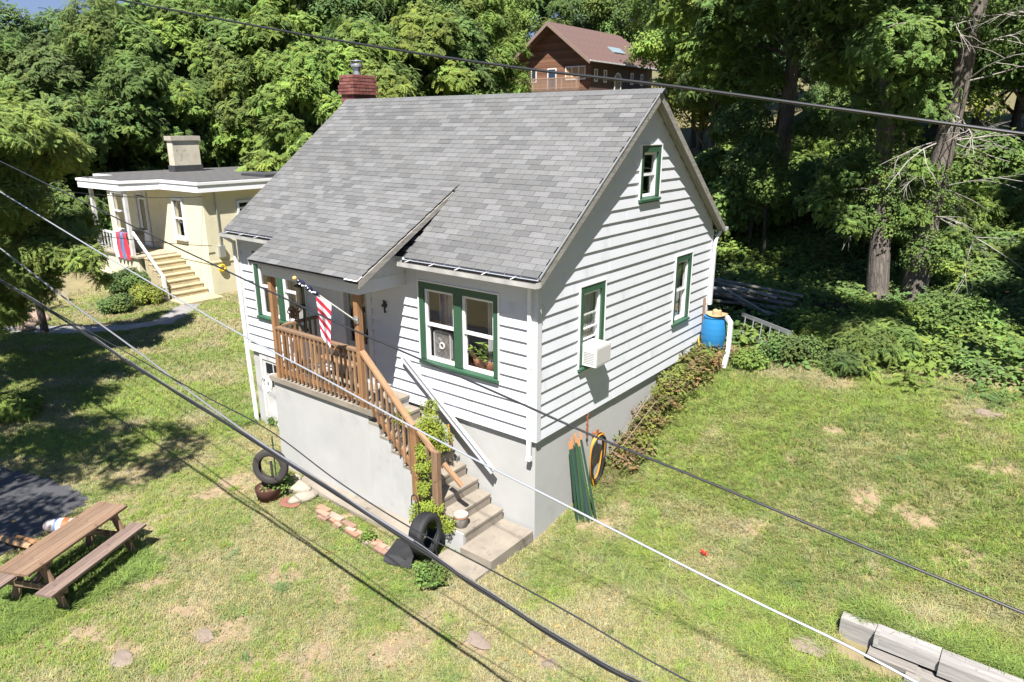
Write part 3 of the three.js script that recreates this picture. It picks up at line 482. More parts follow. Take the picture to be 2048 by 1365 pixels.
// ================================================================ THINGS ROUND THE PORCH
{ // flag on a pole held by the right-hand porch post
  const f = thing('porch_flag', 'small american flag hanging from a slanted pole on the porch post', 'flag');
  const b = V(-2.90, 3.50, 1.07), t = V(-3.15, 4.34, 2.0), d = t.clone().sub(b).normalize();
  mesh('flagpole', tube([b, t], 0.012, 8), std(0.6, 0.58, 0.55, 0.4), f);
  const fin = new THREE.SphereGeometry(0.035, 14, 10); fin.translate(t.x, t.y, t.z); mesh('finial', fin, std(0.55, 0.36, 0.12, 0.4), f);
  mesh('bracket', [tube([b.clone().addScaledVector(d, -0.01), b.clone().addScaledVector(d, 0.1)], 0.022, 10), box(-2.96, 3.45, 1.051, -2.87, 3.57, 1.068)], M.galv, f);
  // cloth: blue field furled round the pole, striped part hanging straight down in folds
  const red = std(0.50, 0.02, 0.05, 0.9), wht = std(0.70, 0.70, 0.72, 0.9), blue = std(0.012, 0.016, 0.05, 0.9), P = (s) => b.clone().lerp(t, s);
  const pt = (u, v) => { const s = mix(mix(0.42, 0.68, u), mix(0.50, 0.64, u), v), q = P(s); q.y -= v * 0.74 - 0.10 * (u - 0.5) * v; const w = Math.sin(u * 8 + v * 3.5) * 0.035 * clamp(v * 2) + 0.03 * Math.sin(v * 7); q.x += w * 0.8; q.z += w * 0.6; return q; };
  const band = (v0, v1) => { const nU = 18, nV = 4, pos = [], idx = []; for (let i = 0; i <= nU; i++) for (let j = 0; j <= nV; j++) { const u = i / nU, v = clamp(mix(v0, v1, j / nV) + (v0 > 0 && v1 < 1 ? 0.09 * (0.5 - u) : 0) + (v0 > 0 && v1 >= 1 ? 0.09 * (0.5 - u) * (1 - j / nV) : 0) + (v0 <= 0 ? 0.09 * (0.5 - u) * (j / nV) : 0)); const q = pt(u, v); pos.push(q.x, q.y, q.z); if (i && j) { const k = i * (nV + 1) + j; idx.push(k, k - 1, k - nV - 2, k, k - nV - 2, k - nV - 1); } } const g = new THREE.BufferGeometry(); g.setAttribute('position', new THREE.Float32BufferAttribute(pos, 3)); g.setIndex(idx); g.computeVertexNormals(); return g; };
  for (let k = 0; k < 9; k++) mesh('stripe', band(k / 9, (k + 1) / 9), k % 2 ? red : wht, f);
  const fp = []; for (let i = 0; i <= 16; i++) { const q = P(mix(0.64, 0.95, i / 16)); fp.push(q); } const can = mesh('canton', tube(fp, fp.map((_, i) => 0.028 + 0.012 * Math.sin(i * 1.1) * (i > 1 && i < 15 ? 1 : 0) + 0.006), 9), blue, f);
  for (let k = 0; k < 9; k++) { const q = P(0.67 + k * 0.03); const g = new THREE.CircleGeometry(0.014, 5); g.lookAt(V(0.6, 0.35, 0.72)); g.translate(q.x + 0.03 + 0.008 * Math.sin(k * 3), q.y + 0.02 * Math.cos(k * 5), q.z + 0.036); mesh('star', g, wht, can); }
}
{ const o = thing('wall_ornament', 'small dark bird-shaped ornament hung on the wall by the front door', 'ornament');
  const s = new THREE.Shape(); [[0, -0.12], [0.025, -0.1], [0.015, -0.03], [0.05, 0.0], [0.06, 0.05], [0.03, 0.045], [0.01, 0.1], [-0.025, 0.11], [-0.02, 0.06], [-0.07, 0.01], [-0.075, -0.01], [-0.01, -0.01], [-0.012, -0.1]].forEach((q, i) => i ? s.lineTo(...q) : s.moveTo(...q));
  const g = new THREE.ExtrudeGeometry(s, { depth: 0.015, bevelEnabled: true, bevelSize: 0.004, bevelThickness: 0.004, bevelSegments: 1 }); g.translate(-3.36, 3.47, 0.03); mesh('bird', uvBox(g), M.black, o); }
{ const o = thing('hanging_bird_feeder', 'tan bird feeder with dark caps on a thin black pole on the porch', 'bird feeder');
  mesh('pole', tube([V(-5.28, 1.9, 0.4), V(-5.28, 3.75, 0.4), V(-5.33, 3.8, 0.4)], 0.012, 6), M.black, o);
  mesh('body', box(-5.41, 3.28, 0.35, -5.32, 3.62, 0.44), std(0.45, 0.38, 0.28, 0.7), o); mesh('cap', [box(-5.43, 3.62, 0.33, -5.29, 3.66, 0.46), box(-5.43, 3.24, 0.33, -5.29, 3.28, 0.46)], M.black, o); }
{ const o = thing('wind_chime', 'wind chime with rusty metal figures hanging before the porch window', 'wind chime');
  mesh('string', [tube([V(-5.75, 3.95, 0.3), V(-5.75, 3.3, 0.3)], 0.004, 5)], M.black, o); const r = rngOf(8);
  for (let i = 0; i < 6; i++) { const x = -5.9 + i * 0.06, y = 3.0 + r() * 0.12; const g = new THREE.TorusGeometry(0.045, 0.012, 6, 14); g.rotateY(r() * 2); g.translate(x, y, 0.3 + (r() - 0.5) * 0.08); mesh('figure', [g, tube([V(x, y, 0.3), V(-5.75, 3.32, 0.3)], 0.003, 4), box(x - 0.01, y - 0.2, 0.29, x + 0.01, y - 0.03, 0.31)], std(0.18, 0.07, 0.045, 0.6), o); } }
{ const o = thing('porch_bench', 'low wooden bench on the porch behind the railing', 'bench');
  for (let k = 0; k < 3; k++) mesh('slat', box(-4.9, 2.29, 0.10 + k * 0.11, -3.9 + 0.0, 2.32, 0.20 + k * 0.11), cedar[k], o); for (const x of [-4.85, -4.0]) mesh('leg', [box(x, 1.896, 0.11, x + 0.05, 2.289, 0.16), box(x, 1.896, 0.35, x + 0.05, 2.289, 0.4)], cedar[3], o); }
{ const o = thing('rope_coil', 'coil of white rope hung at the corner of the porch ledge', 'rope'); const c = V(-5.66, 1.82, 1.03), l = []; const r = rngOf(4);
  for (let k = 0; k < 7; k++) { const pts = []; const a = 0.10 + r() * 0.05, b = 0.11 + r() * 0.05, tx = (r() - 0.5) * 0.08; for (let i = 0; i <= 22; i++) { const t = i / 22 * Math.PI * 2; pts.push(V(c.x - 0.06 + a * Math.cos(t) + tx, c.y - 0.07 + b * Math.sin(t), c.z + 0.02 + 0.03 * Math.sin(t * 2 + k) + k * 0.008)); } l.push(tube(pts, 0.008, 5)); } l.push(tube(curvePts([V(-5.6, 1.955, 0.95), V(-5.645, 1.95, 1.03), V(-5.66, 1.85, 1.08)], 8), 0.009, 5)); mesh('loops', l, std(0.7, 0.69, 0.66, 0.9), o); }
{ const o = thing('fallen_gutter', 'white length of gutter leaning slantwise across the front wall', 'gutter'), a = V(-2.88, 2.64, 0.08), b = V(-0.77, 1.05, 0.12), up = V(0.6, 0.8, 0);
  mesh('face', beam(a, b, 0.012, 0.10, up), M.white, o); mesh('lip', beam(a.clone().add(V(0.03, 0.04, 0.03)), b.clone().add(V(0.03, 0.04, 0.03)), 0.06, 0.008, up), M.white, o); mesh('flange', beam(a.clone().add(V(-0.03, -0.045, 0.025)), b.clone().add(V(-0.03, -0.045, 0.025)), 0.055, 0.008, up), M.grey, o); }
{ const o = thing('box_fan', 'square box fan with round hub standing in the front window', 'fan'), x0 = -2.27, x1 = -1.87, y0 = 2.69, y1 = 3.2, z = -0.14;
  const fr = new THREE.Shape(); const rc = (s, a, b, c, d, r) => { s.moveTo(a + r, b); s.lineTo(c - r, b); s.quadraticCurveTo(c, b, c, b + r); s.lineTo(c, d - r); s.quadraticCurveTo(c, d, c - r, d); s.lineTo(a + r, d); s.quadraticCurveTo(a, d, a, d - r); s.lineTo(a, b + r); s.quadraticCurveTo(a, b, a + r, b); };
  rc(fr, x0, y0, x1, y1, 0.06); const ho = new THREE.Path(); rc(ho, x0 + 0.022, y0 + 0.022, x1 - 0.022, y1 - 0.022, 0.05); fr.holes.push(ho); const g = new THREE.ExtrudeGeometry(fr, { depth: 0.06, bevelEnabled: false }); g.translate(0, 0, z); mesh('frame', uvBox(g), std(0.42, 0.42, 0.41, 0.5), o);
  const cx = (x0 + x1) / 2, cy = (y0 + y1) / 2; const w = []; for (let i = 1; i < 22; i++) { const x = mix(x0 + 0.02, x1 - 0.02, i / 22); w.push(box(x - 0.0025, y0 + 0.02, z + 0.05, x + 0.0025, y1 - 0.02, z + 0.055)); } mesh('grille', w, std(0.26, 0.25, 0.24, 0.5), o);
  const to = new THREE.TorusGeometry(0.05, 0.014, 8, 24); to.translate(cx, cy, z + 0.06); mesh('hub', to, std(0.65, 0.65, 0.63, 0.5), o);
  const bl = []; for (let k = 0; k < 5; k++) { const q = new THREE.BoxGeometry(0.16, 0.11, 0.004); q.rotateX(0.5); q.translate(0.1, 0, 0); q.rotateZ(k * Math.PI * 2 / 5); q.translate(cx, cy, z + 0.02); bl.push(q); } mesh('blades', bl, std(0.28, 0.25, 0.24, 0.6), o); }
{ const o = thing('air_conditioner', 'white window air conditioner sticking out of the gable wall window', 'air conditioner'), z0 = -1.74, z1 = -1.26, y0 = 2.72, y1 = 3.06, x1 = 0.30;
  mesh('case', box(-0.18, y0, z0, x1, y1, z1), std(0.62, 0.62, 0.6, 0.5, { map: T.paint }), o); const l = []; for (let k = 0; k < 14; k++) l.push(box(x1 + 0.001, y0 + 0.03, z0 + 0.03 + k * 0.031, x1 + 0.008, y1 - 0.03, z0 + 0.048 + k * 0.031)); mesh('coil_fins', l, std(0.35, 0.34, 0.33, 0.6), o);
  const s = []; for (let k = 0; k < 7; k++) s.push(box(0.06, y0 + 0.05 + k * 0.03, z1 + 0.001, x1 - 0.04, y0 + 0.062 + k * 0.03, z1 + 0.004)); mesh('louver', s, std(0.25, 0.25, 0.25, 0.6), o);
  mesh('filler_panel', [box(-0.04, y0 - 0.02, -1.27 + 0.02, -0.01, y1 + 0.03, -1.25)], M.white, o); }
// window plants
const leafTri = (len, wid, bend = 0.15) => { const g = new THREE.BufferGeometry(); g.setAttribute('position', new THREE.Float32BufferAttribute([0, 0, 0, -wid, 0.02 * len, len * 0.45, 0, -bend * len, len, 0, 0, 0, 0, -bend * len, len, wid, 0.02 * len, len * 0.45], 3)); g.computeVertexNormals(); return g; };
{ const o = thing('window_plant', 'potted green houseplants inside the front window pane without the fan', 'plant'), r = rngOf(61);
  const pot = lathe([[0, 0], [0.08, 0], [0.11, 0.18], [0.1, 0.18], [0.09, 0.15], [0, 0.15]], 18); pot.translate(-1.15, 2.62, -0.28); mesh('pot', pot, std(0.35, 0.14, 0.07, 0.8), o); const pot2 = lathe([[0, 0], [0.08, 0], [0.11, 0.18], [0.1, 0.18], [0.09, 0.15], [0, 0.15]], 18); pot2.translate(-1.42, 2.62, -0.3); mesh('pot', pot2, std(0.35, 0.14, 0.07, 0.8), o); mesh('shelf', box(-2.35, 2.58, -0.45, -0.85, 2.619, -0.1), M.dim, o);
  const l = []; for (let i = 0; i < 60; i++) { const g = leafTri(rr(0.09, 0.22, r), rr(0.02, 0.045, r), 0.4), a = r() * 6.28; g.rotateX(-rr(0.2, 1.2, r)); g.rotateY(a); g.translate((i % 2 ? -1.15 : -1.42) + Math.sin(a) * 0.06 + (r() - 0.5) * 0.1, 2.8 + r() * 0.25, -0.28 + Math.cos(a) * 0.06); l.push(g); } mesh('leaves', l, std(0.16, 0.24, 0.03, 0.7), o); }
{ // two tyre planters: a tyre set on edge on a pipe stand with a flower box
  const tyre = (name, label, c, ry, rx, mat, w = 0.19) => {
    const o = thing(name, label, 'tyre'), prof = []; const R0 = 0.33;
    const P = [[0.205, -w * 0.40], [0.225, -w * 0.47], [0.27, -w * 0.52], [0.305, -w * 0.48], [0.325, -w * 0.38], [R0, -w * 0.2], [R0, w * 0.2], [0.325, w * 0.38], [0.305, w * 0.48], [0.27, w * 0.52], [0.225, w * 0.47], [0.205, w * 0.40], [0.215, w * 0.3], [0.29, w * 0.34], [0.30, 0], [0.29, -w * 0.34], [0.215, -w * 0.3], [0.205, -w * 0.40]];
    const g = new THREE.LatheGeometry(P.map(q => new THREE.Vector2(...q)), 48).toNonIndexed(); const m = mesh('carcass', g, mat, o); const tr = []; for (let k = 0; k < 5; k++) { const t = new THREE.TorusGeometry(R0 + 0.001, 0.0035, 4, 48); t.rotateX(Math.PI / 2); t.translate(0, (k - 2) * w * 0.09 * 1.1, 0); tr.push(t); } const tm = mesh('tread', tr, M.black, m);
    m.rotation.set(Math.PI / 2, 0, 0); const h = part('holder', o); h.add(m); h.rotation.set(rx, ry, 0, 'YXZ'); h.position.copy(c); return o;
  };
  const a = tyre('tyre_ring', 'worn brown-black tyre ring standing upright by the porch wall and door path', V(-4.62, 0.63, 1.86), 0.55, -0.12, std(0.045, 0.038, 0.036, 0.75, { map: T.grit }), 0.12);
  mesh('pipe_stand', [tube([V(-4.62, -0.1, 1.83), V(-4.63, 0.72, 1.84)], 0.025, 8)], std(0.05, 0.04, 0.035, 0.7), a);
  const b = tyre('tyre', 'thick black car tyre standing upright beside the bottom of the steps', V(-1.02, 0.46, 1.52), 1.78, -0.08, M.rubber, 0.24);
  mesh('stand', [tube([V(-1.12, -0.05, 1.62), V(-1.08, 0.3, 1.6)], 0.012, 6), tube([V(-0.85, -0.05, 1.42), V(-0.9, 0.3, 1.45)], 0.012, 6), tube([V(-1.0, -0.05, 1.35), V(-1.0, 0.3, 1.4)], 0.012, 6)], M.black, b);
  const tub = thing('rusty_tub', 'rusty tub planter under the upright tyre ring', 'tub'); const tg = lathe([[0, 0.02], [0.2, 0.0], [0.24, 0.24], [0.225, 0.24], [0.19, 0.16], [0, 0.16]], 22); tg.translate(-4.66, 0.0, 1.93); mesh('bowl', tg, std(0.10, 0.035, 0.025, 0.85, { map: T.mottle }), tub);
  const hook = thing('garden_hook', 'thin black shepherd hook planted behind the thick tyre', 'garden hook'); mesh('rod', tube(curvePts([V(-1.30, -0.05, 1.38), V(-1.30, 0.5, 1.38), V(-1.30, 0.85, 1.38), V(-1.35, 0.95, 1.38), V(-1.43, 0.92, 1.38), V(-1.45, 0.75, 1.38)], 30), 0.010, 6), M.black, hook);
  for (const [x, z, h, n] of [[-5.3, 1.35, 0.85, 'dark green'], [-4.98, 1.42, 0.62, 'black']]) { const s = thing('garden_stake', n + ' metal stake standing in the ground by the porch wall', 'stake'); mesh('rod', box(x - 0.014, -0.1, z - 0.008, x + 0.014, h, z + 0.008), n === 'black' ? M.black : M.greenDark, s); }
  const bk = thing('concrete_bucket', 'small weathered grey bucket on the bottom concrete step', 'bucket'); const bg = lathe([[0, 0], [0.105, 0], [0.115, 0.2], [0.12, 0.21], [0.11, 0.215], [0.0, 0.205]], 24); bg.translate(-0.86, 0.346, 0.86); mesh('body', bg, std(0.42, 0.40, 0.37, 0.95, { map: T.concrete }), bk); const bl = new THREE.TorusGeometry(0.117, 0.006, 6, 24); bl.rotateX(Math.PI / 2); bl.translate(-0.86, 0.52, 0.86); mesh('rim_wire', bl, M.rust, bk);
  const mt = thing('rubber_mat', 'black rubber mat lying on the ground beside the thick tyre', 'mat'); { const n = 14, pos = [], idx = []; const C4 = [[-1.62, 1.58], [-1.22, 1.42], [-1.02, 1.86], [-1.47, 2.02]]; for (let i = 0; i <= n; i++) for (let j = 0; j <= n; j++) { const u = i / n, v = j / n, x = mix(mix(C4[0][0], C4[1][0], u), mix(C4[3][0], C4[2][0], u), v), z = mix(mix(C4[0][1], C4[1][1], u), mix(C4[3][1], C4[2][1], u), v); pos.push(x, 0.16 - 0.06 * v + 0.05 * vn(u * 3, v * 3, 5) - (v > 0.85 ? (v - 0.85) * 0.5 : 0), z); if (i && j) { const q = i * (n + 1) + j; idx.push(q, q - n - 2, q - 1, q, q - n - 1, q - n - 2); } } const g = new THREE.BufferGeometry(); g.setAttribute('position', new THREE.Float32BufferAttribute(pos, 3)); g.setIndex(idx); g.computeVertexNormals(); const under = g.clone().toNonIndexed(); under.translate(0.005, -0.02, 0.005); mesh('sheet', [g, under, box(-1.5, 0.0, 1.55, -1.15, 0.12, 1.85)], M.rubber, mt); }
}
{ // stones and paving bits along the foot of the porch wall
  const r = rngOf(12); const stoneM = [[0.42, 0.38, 0.31], [0.38, 0.34, 0.28]].map(c => std(...c, 0.95, { map: T.concrete }));
  [[-4.48, 1.44, 0.21, 1.3, 0.55, 0.8, 'pale squared stone at the end of the footing by the tyre ring'], [-4.05, 1.62, 0.19, 1.5, 0.5, 0.7, 'pale flat stone beside the footing near the rusty plate'], [-4.75, 1.3, 0.13, 1.2, 0.6, 0.9, 'small pale stone behind the squared stone by the footing']].forEach((q, i) => { const s = mesh('edging_stone', lump(q[2], i + 3, q[3], q[4], q[5], 0.25), stoneM[i % 2]); s.position.set(q[0], 0.08, q[1]); s.rotation.y = 0.3 + i; tag(s, q[6], 'stone'); });
  const plate = mesh('rusty_plate', lump(0.2, 9, 1.1, 0.12, 0.8, 0.2), std(0.24, 0.10, 0.07, 0.9, { map: T.mottle })); plate.position.set(-4.15, 0.05, 1.85); tag(plate, 'flat red-brown slab lying in the grass near the pale stones', 'slab');
  const cols = [[0.42, 0.24, 0.17], [0.45, 0.30, 0.22], [0.36, 0.22, 0.17], [0.40, 0.33, 0.27]].map(c => std(...c, 0.95, { map: T.concrete }));
  const row = thing('brick_edging', 'broken row of reddish bricks and planks lying before the porch footing', 'edging');
  for (let i = 0; i < 16; i++) { const x = -3.5 + i * 0.125 + r() * 0.03, z = 1.60 + i * 0.006 + (i % 3) * 0.07 + r() * 0.05, L = rr(0.14, 0.4, r), w = rr(0.07, 0.13, r); const g = new THREE.BoxGeometry(L, 0.08, w, 4, 1, 2), p = g.attributes.position; for (let k = 0; k < p.count; k++) p.setXYZ(k, p.getX(k) + (vn(k, i, 7) - 0.5) * 0.012, p.getY(k) + (vn(k * 3, i, 8) - 0.5) * 0.01, p.getZ(k)); g.rotateY(0.05 + (r() - 0.5) * 0.25); g.translate(x, H(x, z) + 0.015, z); mesh('brick', uvBox(g), cols[i % 4], row); }
}
{ // fence posts, hose, cage by the gable wall
  const o = thing('fence_post_bundle', 'bundle of green steel fence posts with rusty tips leaning on the gable wall', 'fence posts'), r = rngOf(29);
  const tip = std(0.42, 0.19, 0.07, 0.85), gr = [[0.025, 0.06, 0.04], [0.03, 0.075, 0.045], [0.035, 0.05, 0.055], [0.04, 0.08, 0.035]].map(c => std(...c, 0.5));
  for (let i = 0; i < 9; i++) { const b = V(0.34 + i * 0.034 + r() * 0.02, -0.12, -0.80 - (i % 3) * 0.05 - i * 0.012), t = V(0.075 + r() * 0.07, 1.42 + r() * 0.16, -0.84 - i * 0.035 - r() * 0.03); const k = t.clone().lerp(b, 0.08); mesh('post', [beam(b, k, 0.045, 0.008, V(1, 0, 0.3)), beam(b, k, 0.008, 0.04, V(1, 0, 0.3))], gr[i % 4], o); mesh('tip', [beam(k, t, 0.04, 0.008, V(1, 0, 0.3)), beam(k, t, 0.008, 0.036, V(1, 0, 0.3))], tip, o); }
  const h = thing('garden_hose', 'orange and black garden hose coiled in a tall loop on the gable wall', 'hose');
  const loop = (k, mat, rad) => { const pts = [], w = 0.24 + (k % 3) * 0.03, hh = 0.5 + (k % 4) * 0.03, cz = -1.76 + (k - 4) * 0.012, cy = 0.82 - (k % 4) * 0.015; for (let i = 0; i <= 36; i++) { const t = i / 36 * Math.PI * 2; pts.push(V(0.06 + 0.012 * k + 0.02 * Math.sin(t), cy + hh * Math.sin(t) * (1 + 0.1 * Math.cos(t * 2)), cz + w * Math.cos(t) * (0.75 + 0.25 * Math.sin(t)))); } mesh('loop', tube(pts, rad, 7), mat, h); };
  const or = std(0.62, 0.27, 0.02, 0.5), bk = std(0.018, 0.018, 0.02, 0.45); for (let k = 0; k < 9; k++) loop(k, [or, bk, or, bk, bk, or, bk, or, bk][k], k % 2 ? 0.013 : 0.017);
  mesh('tail', tube(curvePts([V(0.15, 0.3, -1.72), V(0.2, 0.24, -1.9), V(0.3, 0.27, -2.05), V(0.36, 0.3, -1.95), V(0.3, 0.26, -1.8)], 24), 0.016, 7), or, h); mesh('hook', [box(0.0, 1.28, -1.79, 0.09, 1.31, -1.73), box(0.08, 1.28, -1.79, 0.1, 1.38, -1.73)], M.rust, h);
  const ct = thing('rusty_chain', 'rusty chain hanging down the foundation above the coiled hose', 'chain'); for (let k = 0; k < 9; k++) { const g = new THREE.TorusGeometry(0.02, 0.006, 5, 10); g.scale(1, 1.6, 1); if (k % 2) g.rotateY(Math.PI / 2); g.translate(0.03, 1.72 - k * 0.047, -1.5); mesh('link', g, M.rust, ct); }
  const dr = thing('rusty_pipe', 'short rusty pipe standing out of the porch steps against the wall', 'pipe'); mesh('tube', tube([V(-1.79, 1.62, 0.12), V(-1.76, 1.14, 0.1)], 0.02, 8), std(0.5, 0.2, 0.06, 0.8), dr);
  const cg = thing('wire_cage', 'rusty wire plant cage lying against the gable foundation', 'wire cage'); const wm = std(0.20, 0.15, 0.11, 0.6);
  const A = V(0.12, 0.62, -2.25), B = V(0.25, 1.36, -3.55), ax = B.clone().sub(A).normalize(), e1 = V(0, 0, 0).crossVectors(ax, V(1, 0, 0)).normalize(), e2 = V(0, 0, 0).crossVectors(ax, e1); const ringAt = (t, rad) => { const pts = []; for (let i = 0; i <= 20; i++) { const a = i / 20 * 6.2832; pts.push(A.clone().lerp(B, t).addScaledVector(e1, rad * Math.cos(a)).addScaledVector(e2, rad * 0.6 * Math.sin(a))); } return tube(pts, 0.0055, 5); };
  [0.05, 0.35, 0.65, 0.98].forEach((t, i) => mesh('ring', ringAt(t, 0.14 + 0.03 * i), wm, cg)); for (let k = 0; k < 6; k++) { const a = k * 1.047; mesh('rod', tube([0, 1].map(t => A.clone().lerp(B, t).addScaledVector(e1, (0.14 + 0.09 * t) * Math.cos(a)).addScaledVector(e2, (0.14 + 0.09 * t) * 0.6 * Math.sin(a))), 0.0055, 5), wm, cg); }
}
{ // rain barrel corner
  const bx0 = 0.34, bz = -6.2, by = 1.83; const o = thing('rain_barrel', 'blue plastic rain barrel on a wooden stand at the back corner', 'barrel');
  const g = lathe([[0, 0], [0.2, 0], [0.235, 0.03], [0.262, 0.14], [0.285, 0.3], [0.292, 0.42], [0.286, 0.56], [0.265, 0.7], [0.245, 0.78], [0.24, 0.80], [0.255, 0.805], [0.255, 0.83], [0.23, 0.84], [0, 0.835]], 40); g.scale(0.94, 0.92, 0.94); g.translate(bx0, by, bz); g.computeVertexNormals(); mesh('drum', g, std(0.018, 0.16, 0.36, 0.35), o); mesh('spigot', tube([V(bx0 + 0.1, by + 0.08, bz + 0.2), V(bx0 + 0.14, by + 0.08, bz + 0.29)], 0.018, 8), std(0.6, 0.6, 0.58, 0.4), o);
  const s = thing('barrel_stand', 'low weathered timber stand under the blue rain barrel', 'stand'); for (let k = 0; k < 4; k++) mesh('plank', box(bx0 - 0.36, by - 0.05, bz - 0.34 + k * 0.17, bx0 + 0.36, by - 0.005, bz - 0.18 + k * 0.17), tableWood[k % 3], s); mesh('side_board', [box(bx0 - 0.36, 1.3, bz + 0.30, bx0 + 0.36, by - 0.055, bz + 0.335), box(bx0 + 0.325, 1.3, bz - 0.33, bx0 + 0.36, by - 0.055, bz + 0.299)], tableWood[2], s);
  const ht = thing('straw_hat', 'tan straw hat lying on top of the blue rain barrel', 'hat'); const hb = new THREE.LatheGeometry([[0, 0.13], [0.07, 0.128], [0.095, 0.11], [0.105, 0.03], [0.11, 0.01], [0.18, 0.0], [0.235, 0.022], [0.232, 0.012], [0.18, -0.008], [0.1, 0.0]].map(q => new THREE.Vector2(...q)), 30).toNonIndexed(), hp = hb.attributes.position; for (let i = 0; i < hp.count; i++) { const x = hp.getX(i), z = hp.getZ(i), q = Math.hypot(x, z); hp.setY(i, hp.getY(i) + (q > 0.12 ? 0.35 * x * x * 1.4 : -0.5 * Math.max(0, 0.05 - Math.abs(x)) * (hp.getY(i) > 0.1 ? 1 : 0))); } hb.computeVertexNormals(); hb.translate(bx0 + 0.05, by + 0.785, bz + 0.02); mesh('brim_and_crown', hb, std(0.45, 0.33, 0.18, 0.95, { map: T.grit }), ht);
  const dp = thing('overflow_pipe', 'white downspout pipe standing beside the blue rain barrel', 'pipe'); { const a = onPlane(1462, 645, 'z', -6.05), b = onPlane(1458, 703, 'z', -6.05); b.x = a.x; mesh('pipe', [beam(a, b, 0.085, 0.07, V(0, 0, 1)), beam(V(a.x - 0.15, a.y + 0.07, a.z - 0.12), V(a.x, a.y - 0.02, a.z), 0.085, 0.07), beam(b.clone().add(V(0, 0.03, 0)), V(b.x, H(b.x, b.z) + 0.03, b.z + 0.18), 0.085, 0.07)], M.white, dp); };
  const yt = thing('yellow_tool', 'yellow tool handle leaning on the wall beside the barrel stand', 'tool'); mesh('handle', tube([V(0.22, 1.5, -5.9), V(0.06, 2.12, -6.05)], 0.014, 7), std(0.6, 0.42, 0.03, 0.5), yt); const wt = thing('wooden_stake', 'thin wooden stake leaning between house corner and barrel', 'stake'); mesh('handle', beam(V(0.12, 1.7, -6.2), V(0.06, 2.95, -6.24), 0.05, 0.02, V(0, 0, 1)), cedar[1], wt);
  // ladder and lumber behind the barrel
  const ld = thing('aluminium_ladder', 'grey metal ladder lying on its side behind the rain barrel', 'ladder'); const la = V(0.45, 2.35, -7.6), lb = V(1.75, 2.25, -7.05); mesh('rail', beam(la, lb, 0.03, 0.09), M.galv, ld); mesh('rail', beam(la.clone().add(V(0, -0.42, 0.1)), lb.clone().add(V(0, -0.42, 0.1)), 0.03, 0.09), M.galv, ld); for (let k = 0; k < 6; k++) { const q = la.clone().lerp(lb, 0.08 + k * 0.175); mesh('rung', tube([q, q.clone().add(V(0, -0.42, 0.1))], 0.016, 8), M.galv, ld); }
  const lp = thing('lumber_pile', 'pile of weathered boards and poles behind the house corner', 'lumber'), r = rngOf(31); for (let i = 0; i < 12; i++) { const a = V(-1.9 + r() * 0.8, 2.12 + i * 0.045, -9.0 - r() * 1.2), b = V(0.0 + r() * 1.2, 2.08 + i * 0.035, -9.0 - r() * 1.1); mesh('board', beam(a, b, rr(0.08, 0.18, r), 0.04), greyWood[i % 3], lp); }
  mesh('pole', tube([V(-0.6, 2.6, -9.0), V(0.75, 2.15, -8.7)], 0.028, 7), greyWood[1], lp);
}
